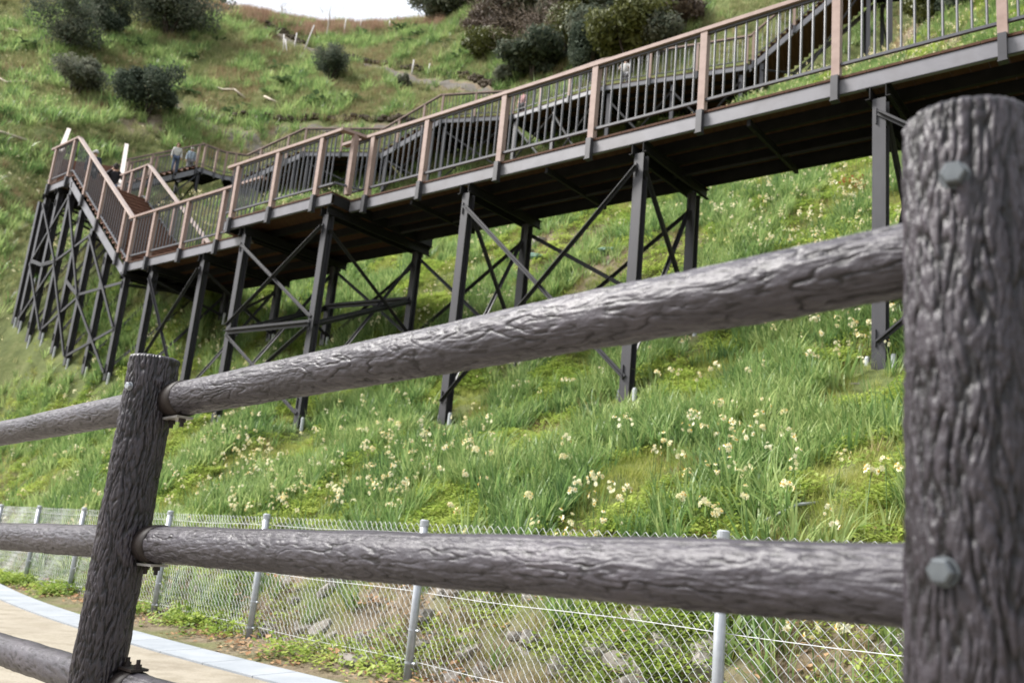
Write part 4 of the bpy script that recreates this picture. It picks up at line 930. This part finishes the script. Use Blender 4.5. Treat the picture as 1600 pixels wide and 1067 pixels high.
for i, (poly, lab) in enumerate((( ((-30,48,53),(0,52,52.5),(50,63,51.5)), 'pale pole lying on the slope near the top left corner'), (((-20,122,48),(40,137,47.2),(92,146,46.6)), 'long pale pole lying left of the flat-topped shrub'),
        (((152,122,48.5),(172,128,48)), 'short pale pole end between the two dark shrubs'), (((276,125,50),(330,142,49),(402,157,48.2)), 'long pale pole lying right of the wide dark shrub'),
        (((-20,212,38),(40,232,37),(86,243,36.6)), 'yellowish pole lying at left towards the corner landing'), (((-20,411,28.5),(38,420,28)), 'yellowish pole low at the left edge'), (((412,160,49.5),(452,172,48.6)), 'thin dark pole lying above the terrace wall'))):
    pts = [p + Vector((0,0,.36)) for p in drape(poly, 1.2)]
    if len(pts) < 2: continue
    b0 = pts[0].copy(); o = MB().tube([p-b0 for p in pts], .075, 7).build('bamboo_pole', M['bamboo'], None, True); o.location = b0; tag(o, lab, 'pole')
M['stake'] = mat_var('pale_stake', (.42,.39,.37), (.58,.55,.53), 6, .7, .3)
for i, (x0, y0, x1, y1, Y, lab) in enumerate(((443,84,444,54,62,'pale upright stake of the leaning pair left of the track'), (450,87,446,62,62,'pale leaning stake crossing its neighbour left of the track'), (459,80,464,52,62.5,'pale stake leaning slightly right beside the track'),
        (473,83,491,40,63,'tall pale stake leaning far to the right beside the track'), (537,55,541,28,69,'pale stake among the brown reeds under the sky'), (563,48,565,27,70,'second pale stake among the reeds right of the sapling'), (608,48,609,33,70,'short pale stake near the right end of the reeds'),
        (643,117,647,94,53.5,'grey post standing on the stone edging above the track'), (667,120,672,100,52.5,'grey post right of the first on the stone edging'), (772,92,786,52,56,'whitish leaning trunk below the brown-purple shrub'))):
    p = hit(x0, y0, 20) or at(x0, y0, Y); k = at(x1, y1, p.y) - p; p.z -= .1
    o = MB().tube([(0,0,-.2), k*.5, k + Vector((0,0,.1))], [.06,.055,.05], 7).build('stake', M['stake'], None, True); o.location = p; tag(o, lab, 'stake')
# rocks in the bank behind the fence
M['rock'] = mat_var('bank_rock', (.11,.095,.082), (.25,.23,.205), 4, .95, .15, bump=.7, bscale=12, c3=(.18,.16,.14))
ROCK = []
for me in STN: m2 = me.copy(); m2.materials.clear(); m2.materials.append(M['rock']); ROCK.append(m2)
RR = random.Random(9)
rk = [(270,948,.35),(330,965,.3),(345,945,.25),(560,1035,.42),(690,990,.3),(735,1000,.24),(805,985,.22),(835,1010,.3),(940,1010,.4),(1010,960,.42),(1050,1005,.5),(985,1030,.45),(1075,975,.35),(790,832,.32),(860,838,.3),(900,835,.22),(840,378,.7),(700,1045,.35),(760,1040,.3),(640,1045,.28),(520,990,.3),(600,975,.22),(470,975,.25),(880,1040,.4),(1120,1040,.4),(1190,1010,.3),(1260,1050,.3),(1000,1060,.4),(930,960,.25),(850,955,.2),(870,690,.28),(905,680,.25),(1330,600,.3),(1230,520,.35)]
for i, (x, y, s_) in enumerate(rk):
    p = hit(x, y, 4.2)
    if not p: continue
    nm = 'rock'; lab = (ordw([q for q in rk if q[1] > 820], [q for q in rk if q[1] > 820].index((x, y, s_))) + ' from the left of the grey brown rocks in the foot of the bank') if y > 820 else ('pale flat boulder in the bare soil below the walkway' if y < 500 else ordw([q for q in rk if 500 < q[1] < 820], [q for q in rk if 500 < q[1] < 820].index((x, y, s_))) + ' from the left of the small rocks between the narcissi')
    o = obj(nm, ROCK[i % 4], None, p + Vector((0,0,-.04)), (RR.gauss(0,.3), RR.gauss(0,.3), RR.uniform(0,6)), tuple(.72*q for q in (s_*RR.uniform(.9,1.5), s_, s_*RR.uniform(.6,.95))))
    tag(o, lab, 'rock', 'rocks in the foot of the bank' if y > 820 else ('boulders under the walkway' if y < 500 else 'small rocks among the narcissi'))
for k in range(110):
    s0 = RR.uniform(-.5, 9.5); q = su(s0, float(fence_u(s0)) + RR.uniform(.12, 1.25)); q.z = hz1(q.x, q.y); s_ = RR.uniform(.07, .24)
    o = obj('stone', ROCK[k % 4], None, q + Vector((0,0,-.01)), (RR.gauss(0,.4), RR.gauss(0,.4), RR.uniform(0,6)), (s_*RR.uniform(.9,1.6), s_, s_*RR.uniform(.6,1)))
    tag(o, 'small grey brown stone in the rubble behind the chain-link fence', 'stone', 'rubble stones behind the chain-link fence')
# crumpled green netting and a red-leaved plant on the slope under the walkway
M['net'] = mat_var('green_netting', (.10,.20,.15), (.20,.30,.24), 9, .6, .3, bump=.5, bscale=30)
for i, (x, y, s_, lab) in enumerate(((826,396,.13,'crumpled green netting beside the back column, upper piece'), (838,408,.18,'crumpled green netting beside the back column, lower piece'), (948,398,.16,'crumpled green netting lying right of the diagonal brace'))):
    p = hit(x, y, 10)
    if not p: continue
    bm = bmesh.new(); bmesh.ops.create_icosphere(bm, subdivisions=3, radius=s_); r = random.Random(i)
    for v in bm.verts: v.co *= 1 + .35*math.sin(v.co.x*19+i)*math.sin(v.co.y*23) + r.gauss(0,.06); v.co.z *= .45
    me = bpy.data.meshes.new('green_netting'); bm.to_mesh(me); bm.free(); me.materials.append(M['net']); o = obj('green_netting', me, None, p + Vector((0,0,.08))); tag(o, lab, 'netting')
M['redleaf'] = mat_leaf('red_leaf', (.22,.04,.025), (.38,.09,.05), (.5,.16,.09), .3, .5, .3, 2)
for i, (x, y, s_) in enumerate(((1328,293,1.0),(1345,300,.8),(1275,308,.6),(1360,285,.7))):
    p = hit(x, y, 9)
    if p:
        t = thing('red_leaved_plant', ('tallest', 'second', 'leftmost', 'rightmost')[i] + ' of the small orange red plants under the deck', 'plant', 'red-leaved plants under the deck', p); obj('leaves', weed(60, .22*s_, .07, .28*s_).mesh('leaves', M['redleaf']), t)
# thin hose lying over the fence top and a bare stick on the bank
p0, p1, p2 = hit(1190, 838, 4.4), hit(1245, 815, 4.6), hit(1278, 796, 4.8)
if p0 and p1 and p2:
    M['hose'] = mat_var('grey_hose', (.22,.24,.23), (.32,.34,.33), 20, .5, .4); b0 = p0.copy()
    tag(MB().tube([p0-b0+Vector((0,0,.1)), p1-b0+Vector((0,0,.12)), p2-b0+Vector((0,0,.05))], .012, 8).build('hose', M['hose'], None, True), 'grey hose curving out of the leaves above the chain-link fence', 'hose').location = b0

# ------------------------------------------------------------------ visitors on the walkways
def plain(name, c, rough=.8): return mat_var(name, tuple(x*.8 for x in c), tuple(min(x*1.2, 1) for x in c), 9, rough, .25)
M['skin'] = plain('skin', (.48,.30,.22), .55)
def skinned(name, parent, V, E_, rad, mat, sub=1, root=0):
    me = bpy.data.meshes.new(name); me.from_pydata([tuple(v) for v in V], E_, []); me.materials.append(mat); o = obj(name, me, parent)
    md = o.modifiers.new('skin', 'SKIN'); md.use_smooth_shade = True
    for i, r in enumerate(rad):
        sv = me.skin_vertices[0].data[i]; sv.radius = r if hasattr(r, '__len__') else (r, r); sv.use_root = (i == root)
    sb = o.modifiers.new('sub', 'SUBSURF'); sb.levels = sub; sb.render_levels = sub; return o
def person(label, loc, rz, H, jacket, trousers, hair, pose='stand', long_hair=False):
    t = thing('person', label, 'person', None, loc, rz); t.scale = (H/1.7,)*3; V = []; E_ = []; Rd = []
    def v(p, r, frm=None):
        V.append(Vector(p)); Rd.append(r); i = len(V)-1
        if frm is not None: E_.append((frm, i))
        return i
    pel = v((0,0,.93), (.15,.115)); wa = v((0,0,1.10), (.135,.10), pel); ch = v((0,.01,1.30), (.165,.115), wa); nb = v((0,0,1.45), (.075,.07), ch); nk = v((0,.005,1.50), .055, nb)
    h1 = v((0,.018,1.585), (.075,.092), nk); h2 = v((0,.010,1.665), (.06,.075), h1); v((0,.125,1.585), .014, h1)
    legs = []
    for s_ in (-1, 1):
        st = .10*s_ if pose == 'walk' else 0
        hp = v((.085*s_,0,.90), .088, pel); kn = v((.10*s_, .03+st, .50), .062, hp); an = v((.105*s_, -.02+st*1.6, .10), .042, kn); v((.115*s_, .13+st*1.6, .035), .038, an); legs.append((hp, kn, an))
    arms = []
    for s_ in (-1, 1):
        sh_ = v((.175*s_,0,1.40), .062, ch)
        if pose == 'photo': el = v((.27*s_, .12, 1.20), .046, sh_); wr = v((.085*s_, .27, 1.44), .030, el); fd = Vector((-.35*s_, .3, .6))
        elif pose == 'rail': el = v((.25*s_, .10, 1.15), .046, sh_); wr = v((.18*s_, .32, 1.10), .030, el); fd = Vector((0, 1, -.1))
        else: el = v((.225*s_, -.02, 1.13), .046, sh_); wr = v((.235*s_, .07, .90), .030, el); fd = Vector((0, .15, -1))
        fd.normalize(); pm = v(V[wr] + fd*.06, (.036,.018), wr); ac = fd.cross(Vector((s_,0,.2))).normalized()
        for k, ln in enumerate((.060,.075,.070,.055)): f1 = v(V[pm] + fd*.035 + ac*(.012*(k-1.5)*1.6), .0085, pm); v(V[f1] + fd*ln*.7 + Vector((-.02*s_,0,0)), .007, f1)
        th_ = v(V[wr] + fd*.04 + ac*.038, .0095, wr); v(V[th_] + fd*.035, .008, th_); arms.append((sh_, el, wr))
    skinned('body', t, V, E_, Rd, M['skin'])
    def garment(name, idx, edges, rs, mat): skinned(name, t, [V[i] for i in idx], [(idx.index(a), idx.index(b)) for a, b in edges], rs, mat)
    ji = [pel, wa, ch, nb] + [i for a in arms for i in a]
    garment('jacket', ji, [(pel,wa),(wa,ch),(ch,nb)] + [e for a in arms for e in ((ch,a[0]),(a[0],a[1]),(a[1],a[2]))], [(.175,.14),(.165,.13),(.19,.14),(.085,.08)] + [.08,.062,.046]*2, jacket)
    ti = [pel] + [i for l in legs for i in l]
    garment('trousers', ti, [e for l in legs for e in ((pel,l[0]),(l[0],l[1]),(l[1],l[2]))], [(.165,.13)] + [.10,.078,.062]*2, trousers)
    mb = MB(); n = 14
    for j in range(8):
        ph = -.75 + (pi/2+.75)*j/7 if long_hair else -.15 + (pi/2+.15)*j/7
        for k in range(n):
            a = 2*pi*k/n; fr = max(sin(a), 0); r = .112*cos(ph); z = 1.60 + .118*sin(ph) + (fr*.055 if j < 6 else 0)
            mb.v.append((r*cos(a)*.92, r*sin(a)*(.80 if sin(a) > 0 else 1.08) - .006, z))
    mb.f = [(j*n+k, j*n+(k+1) % n, (j+1)*n+(k+1) % n, (j+1)*n+k) for j in range(7) for k in range(n)]; mb.m = [0]*len(mb.f); mb.build('hair', hair, t, True)
    for s_ in (-1, 1):
        q = V[legs[(s_+1)//2][2]]; MB().frame((q.x-.045, q.y-.07, .0), (.09,0,0), (0,.26,0), (0,0,.075)).build('shoe', M['strap'], t)
        MB().tube([(.032*s_,.098,1.60),(.032*s_,.106,1.60)], .010, 6).build('eye', M['strap'], t)
    return t
def facing(p, q): d = Vector(q) - Vector(p); return atan2(-d.x, d.y)
K = {k: plain('cloth_' + k, c) for k, c in dict(black=(.018,.018,.022), navy=(.022,.026,.042), white=(.42,.41,.39), grey=(.16,.16,.17), paleblue=(.34,.42,.50), denim=(.06,.08,.13), darkhair=(.02,.016,.014), brownhair=(.13,.06,.035), greyhair=(.32,.31,.30), whitehair=(.55,.54,.52), pink=(.45,.25,.24)).items()}
def stand(x, y, z, zoff): p = atz(x, y, z + zoff); return Vector((p.x, p.y, z + ZC))
cam0 = (0, 0, 0)
pm = stand(181, 264, ZL+.02, 1.58)
man = person('man in a black jacket photographing from the corner landing', pm, facing(pm, cam0), 1.72, K['black'], K['denim'], K['darkhair'], 'photo')
cbody = MB().box((0,0,0), (.135,.05,.085)).box((0,.015,.05), (.06,.04,.025)); cbody.tube([(0,.02,0),(0,.085,0)], .032, 14)
co = cbody.build('camera', M['strap']); fz = facing(pm, cam0); co.location = pm + Vector((-sin(fz)*.33, cos(fz)*.33, 1.50)); co.rotation_euler = (0,0,fz); tag(co, 'small black camera held up by the man on the landing', 'camera')
p_ = stand(150, 240, ZL+.9, 1.58); person('grey-haired person in a dark coat climbing beyond the corner landing', p_, facing(p_, (-18, 40, 0)), 1.68, K['navy'], K['black'], K['greyhair'], 'walk')
p_ = stand(279, 228, 14.25, 1.4); person('person with brown hair and a white jacket on the distant stair', p_, facing(p_, cam0), 1.5, K['white'], K['denim'], K['brownhair'], 'walk', True)
p_ = stand(301, 234, 14.75, 1.37); person('pale-haired person in a light blue jacket behind the one in white', p_, facing(p_, cam0), 1.46, K['paleblue'], K['grey'], K['whitehair'], 'walk')
p_ = stand(978, 97, Z3-ZC, 1.5); person('person in a white jacket standing on the upper walkway', p_, facing(p_, (0, 20, 0)), 1.62, K['white'], K['grey'], K['brownhair'], 'rail')
p_ = stand(818, 146, Z3-ZC, 1.5); person('person in pink at the bend of the upper walkway', p_, facing(p_, (-5, 30, 0)), 1.6, K['pink'], K['black'], K['whitehair'], 'stand')
